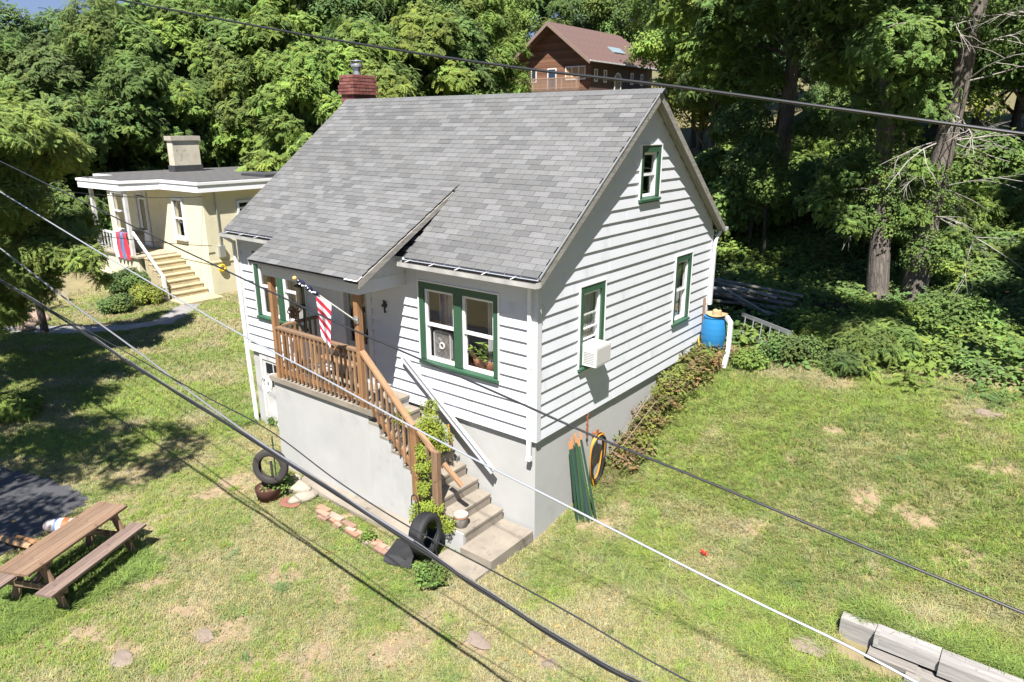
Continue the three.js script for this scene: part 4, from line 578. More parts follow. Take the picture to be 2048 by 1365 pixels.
{ // picnic table
  const t = thing('picnic_table', 'weathered brown wooden picnic table with two benches on the lawn', 'picnic table'); t.position.set(-4.87, H(-4.87, 5.15), 5.15); t.rotation.y = Math.atan2(0.44, 0.90) + Math.PI; const L = 0.93, r = rngOf(6), benchWood = [[0.25, 0.175, 0.14], [0.22, 0.155, 0.125]].map(c => std(...c, 0.85, { map: T.wood, bumpMap: T.wood, bumpScale: 0.003 }));
  for (let k = 0; k < 4; k++) mesh('top_plank', box(-0.27 + k * 0.136, 0.72, -L - r() * 0.02, -0.27 + k * 0.136 + 0.131, 0.758, L + r() * 0.02), tableWood[k % 3], t);
  for (const s of [-1, 1]) { const b = part('bench', t); for (let k = 0; k < 2; k++) mesh('plank', box(s * 0.43 - 0.135 + k * 0.137, 0.42, -L, s * 0.43 - 0.135 + k * 0.137 + 0.132, 0.457, L), benchWood[k], b); }
  for (const z of [-0.68, 0.68]) { mesh('bench_support', box(-0.56, 0.33, z - 0.02, 0.56, 0.419, z + 0.02), tableWood[2], t); mesh('top_support', box(-0.26, 0.63, z - 0.02, 0.26, 0.719, z + 0.02), tableWood[2], t); for (const s of [-1, 1]) mesh('leg', beam(V(s * 0.16, 0.72, z + 0.045), V(s * 0.44, -0.02, z + 0.045), 0.04, 0.12, V(1, 0, 0)), tableWood[0], t); }
  mesh('brace', [beam(V(0, 0.4, -0.64), V(0, 0.70, -0.1), 0.09, 0.035), beam(V(0, 0.4, 0.64), V(0, 0.70, 0.1), 0.09, 0.035)], tableWood[1], t);
  // bag and wood behind it
  const bg = thing('wrapped_bundle', 'white and orange plastic-wrapped bundle on the ground behind the picnic table', 'bundle'), g0 = onPlane(122, 1052, 'y', 0.14); const c = new THREE.CapsuleGeometry(0.12, 0.34, 8, 20).toNonIndexed(); const p = c.attributes.position; for (let i = 0; i < p.count; i++) { const k = 1 + 0.5 * (v3n(p.getX(i) * 7, p.getY(i) * 7, p.getZ(i) * 7, 3) - 0.5); p.setXYZ(i, p.getX(i) * k, p.getY(i) * (1 + 0.1 * (k - 1)), p.getZ(i) * k); } c.computeVertexNormals(); c.rotateZ(Math.PI / 2); c.rotateY(0.7);
  const b1 = mesh('body', c, std(0.50, 0.42, 0.40, 0.5, { map: T.mottle }), bg); b1.position.copy(g0); const ring = (x0, x1, m) => { const q = new THREE.CylinderGeometry(0.128, 0.128, x1 - x0, 24, 1, true).toNonIndexed(); q.translate(0, (x0 + x1) / 2, 0); q.rotateZ(Math.PI / 2); q.rotateY(0.7); const w = mesh('label_band', q, m, bg); w.position.copy(g0); }; ring(-0.16, -0.06, std(0.55, 0.1, 0.03, 0.5)); ring(-0.055, 0.03, std(0.6, 0.6, 0.6, 0.5)); ring(0.035, 0.07, std(0.1, 0.16, 0.3, 0.5));
  const lg = thing('split_log', 'brown split logs lying on the ground behind the picnic table', 'firewood'), g1 = onPlane(45, 1095, 'y', 0.06); for (let k = 0; k < 3; k++) { const a = V(g1.x - 0.4, 0.05 + (k === 2 ? 0.09 : 0), g1.z + k * 0.1 - 0.05), b = V(g1.x + 0.25, 0.05 + (k === 2 ? 0.09 : 0), g1.z + k * 0.1 - 0.25); mesh('log', tube([a, a.clone().lerp(b, 0.5), b], [0.055, 0.06, 0.05], 7), cedar[k], lg); }
}
{ // timber retaining edge at the lower right
  const o = thing('timber_retaining_edge', 'grey weathered timbers holding back the grassy bank', 'timber edge'); const mk = [[0.34, 0.32, 0.30], [0.38, 0.36, 0.34], [0.27, 0.245, 0.22]].map(c => std(...c, 0.9, { map: T.wood, bumpMap: T.wood, bumpScale: 0.004 }));
  mesh('timber', box(4.60, -0.1, -0.76, 5.02, 0.31, -0.60), mk[0], o); mesh('timber', box(5.03, 0.16, -0.72, 5.75, 0.35, -0.48), mk[1], o); mesh('timber', box(5.76, 0.15, -0.70, 8.6, 0.35, -0.42), mk[0], o); mesh('timber', box(5.0, 0.06, -0.55, 5.55, 0.12, -0.34), mk[2], o); mesh('timber', box(5.45, 0.03, -0.52, 8.6, 0.10, -0.20), mk[2], o); mesh('timber', box(5.05, -0.25, -0.78, 8.6, 0.14, -0.72), mk[2], o);
}
{ // rocks and flowers in the grass
  const rk = std(0.27, 0.215, 0.18, 0.95, { map: T.concrete }); const names = ['grey boulder lying in the grass by the dark tree shade', 'flat pinkish rock sunk in the lawn beside the timber edge', 'flat pale rock sunk in the dry lawn before the steps', 'small round grey rock in the lawn under the cable bundle', 'broad pale rock half buried in the bare soil of the front lawn', 'small pale rock in the front lawn near the picnic table'];
  [[1975, 834, 0.2, 0.55], [1612, 1292, 0.24, 0.28], [955, 1280, 0.2, 0.25], [1105, 1335, 0.12, 0.35], [245, 1320, 0.17, 0.3], [410, 1272, 0.14, 0.25]].forEach(([px, py, r, sy], i) => { const g = gnd(px, py), m = mesh('rock', lump(r * 0.85, i * 3 + 2, 1.25, sy, 0.85, 0.75), rk); m.position.copy(g); m.position.y += r * sy * 0.15; tag(m, names[i], 'rock'); });
  const f = thing('red_flower', 'small red flower clump blooming in the grass', 'flower'), g = gnd(1408, 1116), r = rngOf(14), l = []; for (let i = 0; i < 26; i++) { const q = leafTri(0.035, 0.016); q.rotateX(-rr(0, 1.3, r)); q.rotateY(r() * 6.28); q.translate(g.x + (r() - 0.5) * 0.09, g.y + 0.05 + r() * 0.06, g.z + (r() - 0.5) * 0.07); l.push(q); } mesh('petals', l, std(0.5, 0.02, 0.015, 0.7), f); mesh('stem', [tube([V(g.x, g.y - 0.02, g.z), V(g.x, g.y + 0.06, g.z)], 0.006, 5)], std(0.06, 0.12, 0.02, 0.9), f);
}
// ================================================================ OVERHEAD WIRES (strung along the street, z about 4.2)
{
  const ZW = 4.15; const wire = (name, label, px, rad, mat, zw, ext = true) => {
    const pts = px.map(([a, b]) => onPlane(a, b, 'z', zw)); if (ext) { const e0 = pts[0].clone().sub(pts[1]), e1 = pts[pts.length - 1].clone().sub(pts[pts.length - 2]); const go = (p, e, x) => { const t = (x - p.x) / e.x; return V(x, clamp(p.y + e.y * t, p.y - 1.2, p.y + 3.2), zw); }; pts.unshift(go(pts[0], e0, -20)); pts.push(go(pts[pts.length - 1], e1, 14)); }
    const m = mesh(name, tube(curvePts(pts, 90), rad, 8), mat); tag(m, label, 'cable', 'overhead cables along the street'); return m; };
  const bk = std(0.016, 0.016, 0.018, 0.5), sv = std(0.50, 0.51, 0.53, 0.35, { metalness: 0.6 }), gy = std(0.16, 0.16, 0.17, 0.4);
  wire('overhead_cable', 'black overhead cable crossing the tree tops above the roof ridge', [[240, 0], [640, 75], [1024, 134], [1340, 172], [1700, 221], [2048, 268]], 0.009, bk, ZW);
  wire('overhead_cable', 'thin black cable crossing the porch, double window and gable foundation', [[160, 401], [332, 485], [440, 536], [543, 585], [714, 664], [820, 710], [1020, 798], [1196, 876], [1405, 960], [1720, 1091], [2048, 1227]], 0.009, bk, ZW);
  wire('overhead_cable', 'silver cable crossing the railing and steps down to the timber edge', [[0, 384], [217, 516], [361, 601], [488, 673], [632, 749], [822, 853], [990, 940], [1086, 988], [1348, 1122], [1519, 1208], [1690, 1290], [1833, 1365]], 0.009, sv, ZW + 0.1);
  wire('overhead_cable', 'silver-grey cable joining the thick bundle near the tyre ring', [[0, 497], [140, 605], [272, 701], [408, 805], [560, 912], [828, 1083]], 0.012, gy, ZW, false).scale.set(1, 1, 1);
  const bpx = [[42, 588], [161, 662], [272, 736], [408, 820], [578, 928], [828, 1091], [969, 1185], [1150, 1300], [1269, 1365]];
  const bd = thing('cable_bundle', 'thick bundle of lashed black cables sagging across the front lawn', 'cable', 'overhead cables along the street'); { const pts = bpx.map(([a, b]) => onPlane(a, b, 'z', ZW)); pts.unshift(V(-20, pts[0].y + 1.3, ZW)); pts.push(V(14, 3.4, ZW)); const c = curvePts(pts, 160); [[0, 0, 0.017, bk], [0.026, 0.012, 0.013, bk], [0.034, -0.012, 0.004, gy]].forEach(([dy, dz, r, m], k) => mesh('strand', tube(c.map((q, i) => V(q.x, q.y + dy + 0.004 * Math.sin(i * 0.5 + k * 2), q.z + dz + 0.004 * Math.cos(i * 0.4 + k))), r, 8), m, bd)); }
  wire('overhead_cable', 'thin dark cable running below the thick bundle past the black tyre', [[272, 716], [408, 792], [539, 862], [678, 965], [816, 1053], [984, 1142], [1141, 1228], [1300, 1322], [1380, 1365]], 0.007, bk, ZW + 0.02);
  const pole = (x, label) => { const o = thing('utility_pole', label, 'utility pole'); mesh('shaft', tube([V(x, -1.2, 4.4), V(x, 11, 4.4)], [0.16, 0.11], 12), greyWood[0], o); mesh('crossarm', box(x - 0.06, 9.6, 3.6, x + 0.06, 9.72, 5.2), greyWood[2], o); }; pole(-20.15, 'wooden utility pole on the street beyond the feathery-leaved tree'); pole(14.15, 'wooden utility pole on the street beyond the side yard');
  const drop = (label, a, b, sag, r) => { const pts = []; for (let i = 0; i <= 20; i++) { const t = i / 20, q = a.clone().lerp(b, t); q.y -= sag * 4 * t * (1 - t); pts.push(q); } tag(mesh('service_cable', tube(pts, r, 6), bk), label, 'cable', 'service cables of the yellow house'); };
  drop('thin service cable strung to the corner of the yellow house', V(-20, 6.2, 4.2), V(-20.72, 3.95, -6.25), 0.5, 0.014); drop('service cable hanging lower across the yellow house front', V(-20, 5.2, 4.2), V(-20.7, 2.0, -6.4), 0.35, 0.014);
}

// ================================================================ YELLOW HOUSE NEXT DOOR
{
  const y = thing('yellow_house', 'pale yellow flat-roofed house with white fascia and tan front steps', 'house');
  const ym = std(0.66, 0.61, 0.43, 0.9, { map: T.stucco }), X1 = -20.8, X0 = -29.2, Z1 = -6.3, Z0 = -13.5, TOP = 4.12;
  const wins = [[-23.15, -22.35, 2.15, 3.75], [-28.7, -27.6, 2.0, 3.75], [-26.35, -25.45, 1.45, 3.7]], sh = new THREE.Shape(); sh.moveTo(X0, -0.3); sh.lineTo(X1, -0.3); sh.lineTo(X1, TOP); sh.lineTo(X0, TOP); sh.closePath(); for (const o of wins) { const h = new THREE.Path(); h.moveTo(o[0] + 0.05, o[2] + 0.05); h.lineTo(o[0] + 0.05, o[3] - 0.05); h.lineTo(o[1] - 0.05, o[3] - 0.05); h.lineTo(o[1] - 0.05, o[2] + 0.05); sh.holes.push(h); }
  const wg = new THREE.ExtrudeGeometry(sh, { depth: 0.15, bevelEnabled: false }); wg.translate(0, 0, Z1 - 0.15); mesh('wall', uvBox(wg, 'auto', 0.4), ym, y);
  mesh('wall', [box(X1 - 0.15, -0.3, Z0, X1, 3.1, Z1 - 0.151, 0.4), box(X1 - 0.15, 3.65, Z0, X1, TOP, Z1 - 0.151, 0.4), box(X1 - 0.15, 3.1, -7.75, X1, 3.65, Z1 - 0.151, 0.4), box(X1 - 0.15, 3.1, Z0, X1, 3.65, -8.45, 0.4)], ym, y); mesh('wall', [box(X0, -0.3, Z0, X1 - 0.15, TOP, Z0 + 0.15), box(X0, -0.3, Z0 + 0.15, X0 + 0.15, TOP, Z1 - 0.151)], ym, y);
  mesh('water_table', [box(X0, 1.28, Z1 + 0.001, X1 + 0.02, 1.34, Z1 + 0.03), box(X1 + 0.001, 1.28, Z0, X1 + 0.03, 1.34, Z1)], ym, y); mesh('interior', [box(X0 + 0.2, 1.2, -9.0, X1 - 0.16, TOP, -8.95), box(X0 + 0.2, 1.2, -8.95, X1 - 0.16, 1.25, Z1 - 0.16)], M.dim, y);
  const yw = (name, o, rot, px) => { const w = part(name, y); const f = 0.07; mesh('frame', [box(o[0] - 0.03, o[2], 0.002, o[0] + f, o[3] + 0.03, 0.06), box(o[1] - f, o[2], 0.002, o[1] + 0.03, o[3] + 0.03, 0.06), box(o[0] + f, o[3] - f, 0.002, o[1] - f, o[3] + 0.03, 0.06), box(o[0] + f, (o[2] + o[3]) / 2 - 0.03, -0.05, o[1] - f, (o[2] + o[3]) / 2 + 0.03, 0.04), box(o[0] + f, o[2], 0.002, o[1] - f, o[2] + f, 0.05)], M.white, w); mesh('sill', box(o[0] - 0.08, o[2] - 0.1, 0.002, o[1] + 0.08, o[2] - 0.001, 0.12), M.oldWhite, w); mesh('pane', box(o[0] + f, o[2] + f, -0.03, o[1] - f, o[3] - f, -0.025), M.glass, w); w.rotation.y = rot; w.position.set(rot ? X1 : 0, 0, rot ? 0 : Z1); return w; };
  yw('window', wins[0], 0); yw('window', wins[1], 0); yw('window', [7.75, 8.45, 3.1, 3.65], Math.PI / 2);
  { const d = part('door', y), o = wins[2]; mesh('frame', [box(o[0] - 0.1, o[2], Z1 + 0.002, o[0] + 0.06, o[3] + 0.02, Z1 + 0.06), box(o[1] - 0.06, o[2], Z1 + 0.002, o[1] + 0.1, o[3] + 0.02, Z1 + 0.06), box(o[0] - 0.14, o[3] + 0.021, Z1 + 0.002, o[1] + 0.14, o[3] + 0.3, Z1 + 0.08)], M.oldWhite, d); mesh('panel', [box(o[0] + 0.06, o[2], Z1 - 0.04, o[0] + 0.24, o[3], Z1), box(o[1] - 0.24, o[2], Z1 - 0.04, o[1] - 0.06, o[3], Z1), box(o[0] + 0.24, o[2], Z1 - 0.04, o[1] - 0.24, o[2] + 0.75, Z1), box(o[0] + 0.24, o[3] - 0.16, Z1 - 0.04, o[1] - 0.24, o[3], Z1)], M.white, d); mesh('pane', box(o[0] + 0.24, o[2] + 0.75, Z1 - 0.03, o[1] - 0.24, o[3] - 0.16, Z1 - 0.02), std(0.05, 0.05, 0.045, 0.1), d); }
  // flat roof: fascia follows the porch
  const fas = [[X1 + 0.3, Z0 - 0.3], [X1 + 0.3, Z1 + 0.3], [-23.4, Z1 + 0.35], [-23.75, -4.5], [-27.3, -4.4], [-27.5, Z1 + 0.3], [X0 - 0.3, Z1 + 0.3], [X0 - 0.3, Z0 - 0.3]];
  const f2 = (p) => p.map(q => [q[0], q[1]]); const cx = -25, cz = -9; const grow = (p, k) => p.map(([a, b]) => [a + Math.sign(a - cx) * k, b + Math.sign(b - cz) * k]);
  mesh('fascia', prism(f2(fas), 'y', 4.12, 4.40), std(0.78, 0.78, 0.80, 0.6, { map: T.paint }), y); mesh('fascia_cap', prism(grow(fas, 0.04), 'y', 4.401, 4.50), M.white, y); mesh('roof', prism(grow(fas, -0.12), 'y', 4.501, 4.53), std(0.10, 0.095, 0.09, 0.95, { map: T.mottle }), y); mesh('roof_hatch', [box(-22.6, 4.531, -10.4, -20.8, 4.64, -9.2)], M.deck, y);
  const c = part('chimney', y); mesh('stack', box(-27.85, 4.5, -10.05, -27.35, 5.95, -8.75, 0.5), std(0.64, 0.60, 0.49, 0.9, { map: T.concrete }), c); mesh('cap', [box(-27.92, 5.951, -10.12, -27.28, 6.15, -8.68)], std(0.50, 0.46, 0.40, 0.9, { map: T.concrete }), c); mesh('flashing', box(-27.9, 4.531, -10.1, -27.3, 4.82, -8.7), M.deck, c);
  // porch, steps, posts
  mesh('porch_base', [box(-27.4, -0.3, Z1 + 0.031, -23.55, 1.42, -4.75, 0.4)], ym, y); mesh('porch_floor', box(-27.45, 1.421, Z1 + 0.032, -23.35, 1.5, -4.65), std(0.42, 0.37, 0.28, 0.9, { map: T.concrete }), y);
  const sm = std(0.52, 0.45, 0.29, 0.9, { map: T.concrete }); for (let i = 0; i < 7; i++) { const x = -23.349 + i * 0.31; mesh('step', box(x, -0.3, Z1 + 0.031, x + 0.309, 1.5 - (i + 0.55) * 0.2, -4.9), sm, y); mesh('tread', box(x - 0.02, 1.501 - (i + 0.55) * 0.2, Z1 + 0.031, x + 0.33, 1.54 - (i + 0.55) * 0.2, -4.88), sm, y); } mesh('landing', box(-21.18, -0.2, -6.26, -20.0, 0.06, -4.6), sm, y);
  for (const [x, z] of [[-23.85, -4.72], [-26.9, -4.72]]) mesh('post', box(x - 0.09, 1.501, z - 0.06, x + 0.09, 4.119, z + 0.06), M.oldWhite, y);
  mesh('handrail', beam(V(-23.75, 2.45, -4.78), V(-21.45, 0.92, -4.66), 0.07, 0.10), M.white, y); mesh('newel', box(-21.50, -0.05, -4.71, -21.38, 0.93, -4.6), M.white, y); mesh('porch_rail', [box(-26.81, 2.28, -4.76, -23.95, 2.36, -4.70)], M.white, y); for (let k = 0; k < 9; k++) mesh('baluster', box(-26.7 + k * 0.3, 1.501, -4.75, -26.64 + k * 0.3, 2.279, -4.71), M.oldWhite, y);
  mesh('electric_meter', [box(X1 + 0.001, 1.5, -6.95, X1 + 0.14, 1.95, -6.7), tube([V(X1 + 0.05, 1.95, -6.82), V(X1 + 0.05, 4.1, -6.82)], 0.03, 6)], M.galv, y); mesh('reel', (() => { const g = new THREE.TorusGeometry(0.12, 0.05, 8, 18); g.rotateY(Math.PI / 2); g.translate(X1 + 0.08, 1.05, -6.75); return g; })(), std(0.65, 0.45, 0.02, 0.5), y);
  for (const [x, s, l] of [[-24.65, 1, 'taller black trash bin on the yellow house porch'], [-25.0, 0.75, 'shorter black trash bin behind the yellow house porch post']]) { const t = thing('trash_bin', l, 'trash bin'); const g = new THREE.CylinderGeometry(0.3 * s, 0.24 * s, 0.9 * s, 4, 1); g.rotateY(0.78); g.translate(x, 1.5 + 0.45 * s, -5.35); mesh('body', uvBox(g), std(0.02, 0.022, 0.022, 0.4), t); mesh('lid', box(x - 0.26 * s, 1.5 + 0.9 * s, -5.35 - 0.27 * s, x + 0.26 * s, 1.5 + 0.97 * s, -5.35 + 0.27 * s), std(0.025, 0.027, 0.027, 0.4), t); }
  { const t = thing('draped_blanket', 'red white and blue blanket draped over the yellow house railing', 'blanket'); const bn = (x0, x1, m, d) => { const pos = [], idx = [], n = 10; for (let i = 0; i <= n; i++) for (let j = 0; j <= n; j++) { const u = i / n, v = j / n; const x = mix(x0, x1, u), a = v * 2 - 0.4; pos.push(x + 0.05 * Math.sin(v * 5 + u * 3), 2.39 - Math.max(0, Math.abs(a - 0.1) - 0.08) * 0.75 + 0.03 * Math.sin(u * 9), -4.73 + clamp(a - 0.1, -0.08, 0.1) + 0.05 * Math.sin(u * 8 + v * 4) * clamp(Math.abs(a))); if (i && j) { const q = i * (n + 1) + j; idx.push(q, q - 1, q - n - 2, q, q - n - 2, q - n - 1); } } const g = new THREE.BufferGeometry(); g.setAttribute('position', new THREE.Float32BufferAttribute(pos, 3)); g.setIndex(idx); g.computeVertexNormals(); mesh('cloth', g, m, t); }; bn(-25.35, -24.95, std(0.6, 0.6, 0.6, 0.9)); bn(-24.95, -24.65, std(0.45, 0.05, 0.08, 0.9)); bn(-24.65, -24.3, std(0.12, 0.15, 0.28, 0.9)); bn(-24.3, -24.0, std(0.5, 0.03, 0.05, 0.9)); }
  { const t = thing('garden_steps', 'two low tan concrete garden steps set in the bank', 'steps'); for (let k = 0; k < 3; k++) mesh('step', box(-25.4, -0.2, -1.4 - k * 0.35, -24.0, 0.16 + k * 0.17, -1.75 - k * 0.35 + 0.34), sm, t); }
  { const t = thing('bank_stones', 'row of low reddish stones edging the bank by the garden steps', 'stone edging'), r = rngOf(44); for (let i = 0; i < 12; i++) { const g = lump(rr(0.14, 0.26, r), i, 1.5, 0.6, 0.9, 0.3, 2); g.translate(-23.6 + i * 0.25, H(-22, 0) + 0.08, -0.6 + r() * 0.3 + (i > 6 ? (i - 6) * 0.2 : 0)); mesh('stone', g, std(0.36, 0.26, 0.2, 0.95, { map: T.concrete }), t); } }
}
// ================================================================ BROWN HOUSE ON THE HILL
{
  const b = thing('brown_house', 'brown cedar gabled house with a long deck up on the hill', 'house'); const X0 = -42.3, X1 = -33.4, Z1 = -55, Z0 = -68, F = 10.1, E = 13.25, AP = 16.5, AX = (X0 + X1) / 2;
  const bs = [[0.22, 0.10, 0.052], [0.26, 0.125, 0.068], [0.18, 0.085, 0.046]].map(c => std(...c, 0.8, { map: T.wood })), dk = std(0.13, 0.085, 0.065, 0.9, { map: T.wood });
  mesh('core', [box(X0 + 0.05, 7, Z0, X1 - 0.05, E, Z1 - 0.05)], dk, b); mesh('gable_core', prism([[X0 + 0.05, E], [X1 - 0.05, E], [AX, AP - 0.25]], 'z', Z0, Z1 - 0.05), dk, b);
  const half = (y) => y < E ? (X1 - X0) / 2 : (X1 - X0) / 2 * (1 - (y - E) / (AP - E)); for (let k = 0; k < 32; k++) { const y0 = 8.9 + k * 0.25, y1 = y0 + 0.246, a = half(y0), c = half(y1); if (a < 0.2) break; mesh('siding_board', prism([[AX - a, y0], [AX + a, y0], [AX + c, y1], [AX - c, y1]], 'z', Z1 - 0.05, Z1 + (k % 2 ? 0.0 : 0.012)), bs[(k * 7) % 3], b); }
  for (let k = 0; k < 16; k++) mesh('side_board', box(X1 - 0.05, 8.9 + k * 0.25, Z0, X1 + (k % 2 ? 0 : 0.012), 8.9 + k * 0.25 + 0.246, Z1 - 0.051), dk, b);
  const rf = part('roof', b), red = std(0.15, 0.088, 0.074, 0.95, { map: T.grit }); for (const s of [1, -1]) { const e = [AX + s * 5.1, AP - 5.1 * (AP - E) / 4.45]; mesh('slope', prism([[AX, AP + 0.1], e, [e[0], e[1] - 0.25], [AX, AP - 0.15]], 'z', Z0 - 0.5, Z1 + 1.3), red, rf); mesh('bargeboard', prism([[AX, AP + 0.08], e, [e[0], e[1] - 0.35], [AX, AP - 0.3]], 'z', Z1 + 1.301, Z1 + 1.36), std(0.20, 0.14, 0.11, 0.8), rf); } mesh('skylight', beam(V(AX + 3.1, AP - 3.1 * 0.73 + 0.12, -61), V(AX + 3.1, AP - 3.1 * 0.73 + 0.12, -63.5), 1.0, 0.1, V(0.59, 0.81, 0)), std(0.25, 0.32, 0.36, 0.1), rf);
  mesh('eave_gutter', box(AX + 5.08, AP - 5.1 * 0.73 - 0.12, Z0, AX + 5.2, AP - 5.1 * 0.73 + 0.02, Z1 + 1.3), M.oldWhite, b);
  const bw = (u0, u1, y0, y1, rot, n, pm) => { const w = part('window', b); const f = 0.1; mesh('frame', [box(u0, y0, 0, u0 + f, y1, 0.07), box(u1 - f, y0, 0, u1, y1, 0.07), box(u0 + f, y0, 0, u1 - f, y0 + f, 0.07), box(u0 + f, y1 - f, 0, u1 - f, y1, 0.07)].concat(Array.from({ length: n - 1 }, (_, k) => box(mix(u0, u1, (k + 1) / n) - 0.06, y0 + f, 0, mix(u0, u1, (k + 1) / n) + 0.06, y1 - f, 0.065))), M.white, w); for (let k = 0; k < n; k++) mesh('pane', box(mix(u0, u1, k / n) + 0.06, y0 + f, 0.015, mix(u0, u1, (k + 1) / n) - 0.06, y1 - f, 0.025), pm, w); w.rotation.y = rot; w.position.set(rot ? X1 + 0.012 : 0, 0, rot ? 0 : Z1 + 0.012); };
  const dark = std(0.03, 0.035, 0.05, 0.08), tan = std(0.42, 0.24, 0.09, 0.6); bw(-40.7, -40.0, 11.0, 12.3, 0, 1, dark); bw(-38.6, -37.5, 10.15, 12.3, 0, 1, std(0.03, 0.045, 0.08, 0.1)); bw(-36.4, -34.0, 11.1, 12.4, 0, 3, tan);
  bw(55.6, 56.2, 10.9, 12.1, Math.PI / 2, 1, dark); bw(57.4, 58.0, 10.9, 12.1, Math.PI / 2, 1, dark); bw(63.0, 63.6, 10.9, 12.1, Math.PI / 2, 1, dark); bw(65.2, 65.8, 10.9, 12.1, Math.PI / 2, 1, dark);
  { const w = part('arched_window', b); const sh = new THREE.Shape(); sh.moveTo(-0.7, 0); sh.lineTo(0.7, 0); sh.lineTo(0.7, 1.2); sh.absarc(0, 1.2, 0.7, 0, Math.PI); sh.closePath(); const h = new THREE.Path(); h.moveTo(-0.56, 0.12); h.lineTo(0.56, 0.12); h.lineTo(0.56, 1.2); h.absarc(0, 1.2, 0.56, 0, Math.PI); h.closePath(); const gl = new THREE.Shape(h.getPoints()); sh.holes.push(h); mesh('frame', uvBox(new THREE.ExtrudeGeometry(sh, { depth: 0.07, bevelEnabled: false })), M.white, w); mesh('pane', uvBox(new THREE.ExtrudeGeometry(gl, { depth: 0.03, bevelEnabled: false })), dark, w); w.rotation.y = Math.PI / 2; w.position.set(X1 + 0.013, 10.1, -60.3); }
  const d = part('deck', b); mesh('deck_floor', box(X0 - 1.2, F - 0.32, Z1 + 0.07, X1 + 0.6, F, Z1 + 3.0), std(0.17, 0.11, 0.08, 0.85, { map: T.wood }), d); const rw = std(0.26, 0.17, 0.12, 0.8); mesh('deck_rail', box(X0 - 1.2, F + 0.98, Z1 + 2.9, X1 + 0.6, F + 1.08, Z1 + 3.0), rw, d); mesh('deck_rail', box(X0 - 1.2, F + 0.1, Z1 + 2.92, X1 + 0.6, F + 0.16, Z1 + 2.98), rw, d); const n = 74; for (let k = 0; k <= n; k++) { const x = mix(X0 - 1.15, X1 + 0.55, k / n), big = k % 12 === 0; mesh(big ? 'rail_post' : 'baluster', box(x - (big ? 0.06 : 0.025), F, Z1 + 2.93, x + (big ? 0.06 : 0.025), F + 0.979, Z1 + 2.985), rw, d); } for (let k = 0; k < 4; k++) mesh('deck_post', box(X0 - 1.0 + k * 3, 5, Z1 + 2.6, X0 - 0.8 + k * 3, F - 0.321, Z1 + 2.8), dk, d);
}
// ================================================================ FOLIAGE
const leafMat = new THREE.MeshPhysicalMaterial({ color: 0xffffff, roughness: 0.9, transmission: 0.35, thickness: 0, side: THREE.DoubleSide, specularIntensity: 0.5 });
const barkMats = [[0.16, 0.13, 0.105], [0.20, 0.17, 0.145], [0.11, 0.09, 0.07]].map(c => std(...c, 0.95, { map: T.bark, bumpMap: T.bark, bumpScale: 0.03 }));
function frond(L, pairs, ll, lw, droop, r, out) {
  const az = r() * 6.283, el = rr(-0.4, 0.85, r), ca = Math.cos(az), sa = Math.sin(az);
  const at = (t) => { const h = L * t * Math.cos(el), y = L * (t * Math.sin(el) - droop * t * t); return V(ca * h, y, sa * h); };
  for (let i = 0; i < pairs; i++) for (const s of [-1, 1]) {
    const t = 0.2 + 0.8 * (i + 0.5) / pairs, p = at(t), side = V(-sa * s, 0, ca * s), f = V(ca, 0, sa), dir = side.multiplyScalar(0.85).addScaledVector(f, 0.5).add(V(0, -0.25 - r() * 0.4, 0)).normalize(), k = ll * (0.75 + 0.5 * r()) * (1 - 0.35 * t);
    const tip = p.clone().addScaledVector(dir, k), w = V(0, 0, 0).crossVectors(dir, V(0, 1, 0)).normalize().multiplyScalar(lw), m = p.clone().addScaledVector(dir, k * 0.45); m.y += lw * 0.25;
    out.push(p, m.clone().add(w), tip, p, tip, m.clone().sub(w));
  }
}
function fromPts(o) { const g = new THREE.BufferGeometry(); g.setAttribute('position', new THREE.Float32BufferAttribute(o.flatMap(v => [v.x, v.y, v.z]), 3)); g.computeVertexNormals(); return g; }
function sprayGeo(kind, seed) {
  const r = rngOf(seed), o = [];
  if (kind === 'pinnate') for (let k = 0; k < 7; k++) frond(rr(0.36, 0.6, r), 7, 0.15, 0.034, 0.38, r, o);
  else if (kind === 'fine') for (let k = 0; k < 9; k++) frond(rr(0.3, 0.5, r), 9, 0.08, 0.020, 0.4, r, o);
  else for (let k = 0; k < 22; k++) { // single broad leaves round a twig tip
    const az = r() * 6.283, el = rr(-0.5, 1.0, r), d = V(Math.cos(az) * Math.cos(el), Math.sin(el), Math.sin(az) * Math.cos(el)), p = d.clone().multiplyScalar(rr(0.04, 0.3, r)), dir = V(d.x, d.y - 0.7, d.z).normalize(), L = rr(0.10, 0.18, r), w = V(0, 0, 0).crossVectors(dir, V(0, 1, 0.01)).normalize().multiplyScalar(L * 0.36), m = p.clone().addScaledVector(dir, L * 0.5); m.y += 0.02; const tip = p.clone().addScaledVector(dir, L);
    o.push(p, m.clone().add(w), tip, p, tip, m.clone().sub(w));
  }
  return fromPts(o);
}
const SPR = {}; for (const k of ['pinnate', 'fine', 'broad']) SPR[k] = [sprayGeo(k, 101), sprayGeo(k, 202)];
const UP = V(0, 1, 0);
function sprayAt(p, n, s, c, r) { const q = new THREE.Quaternion().setFromUnitVectors(UP, n).multiply(new THREE.Quaternion().setFromAxisAngle(UP, r() * 6.283)); return { m: new THREE.Matrix4().compose(p, q, V(s, s * rr(0.8, 1.15, r), s)), c }; }
function tint(base, r, v = 0.28) { const k = 1 + (r() - 0.5) * 2 * v, h = (r() - 0.5) * 0.24; return col(base[0] * k * (1 + h), base[1] * k, base[2] * k * (1 - h)); }
const LEAF = { mid: [0.125, 0.20, 0.042], lime: [0.17, 0.25, 0.042], dark: [0.10, 0.165, 0.04], blue: [0.10, 0.165, 0.065], yellow: [0.22, 0.25, 0.04] };
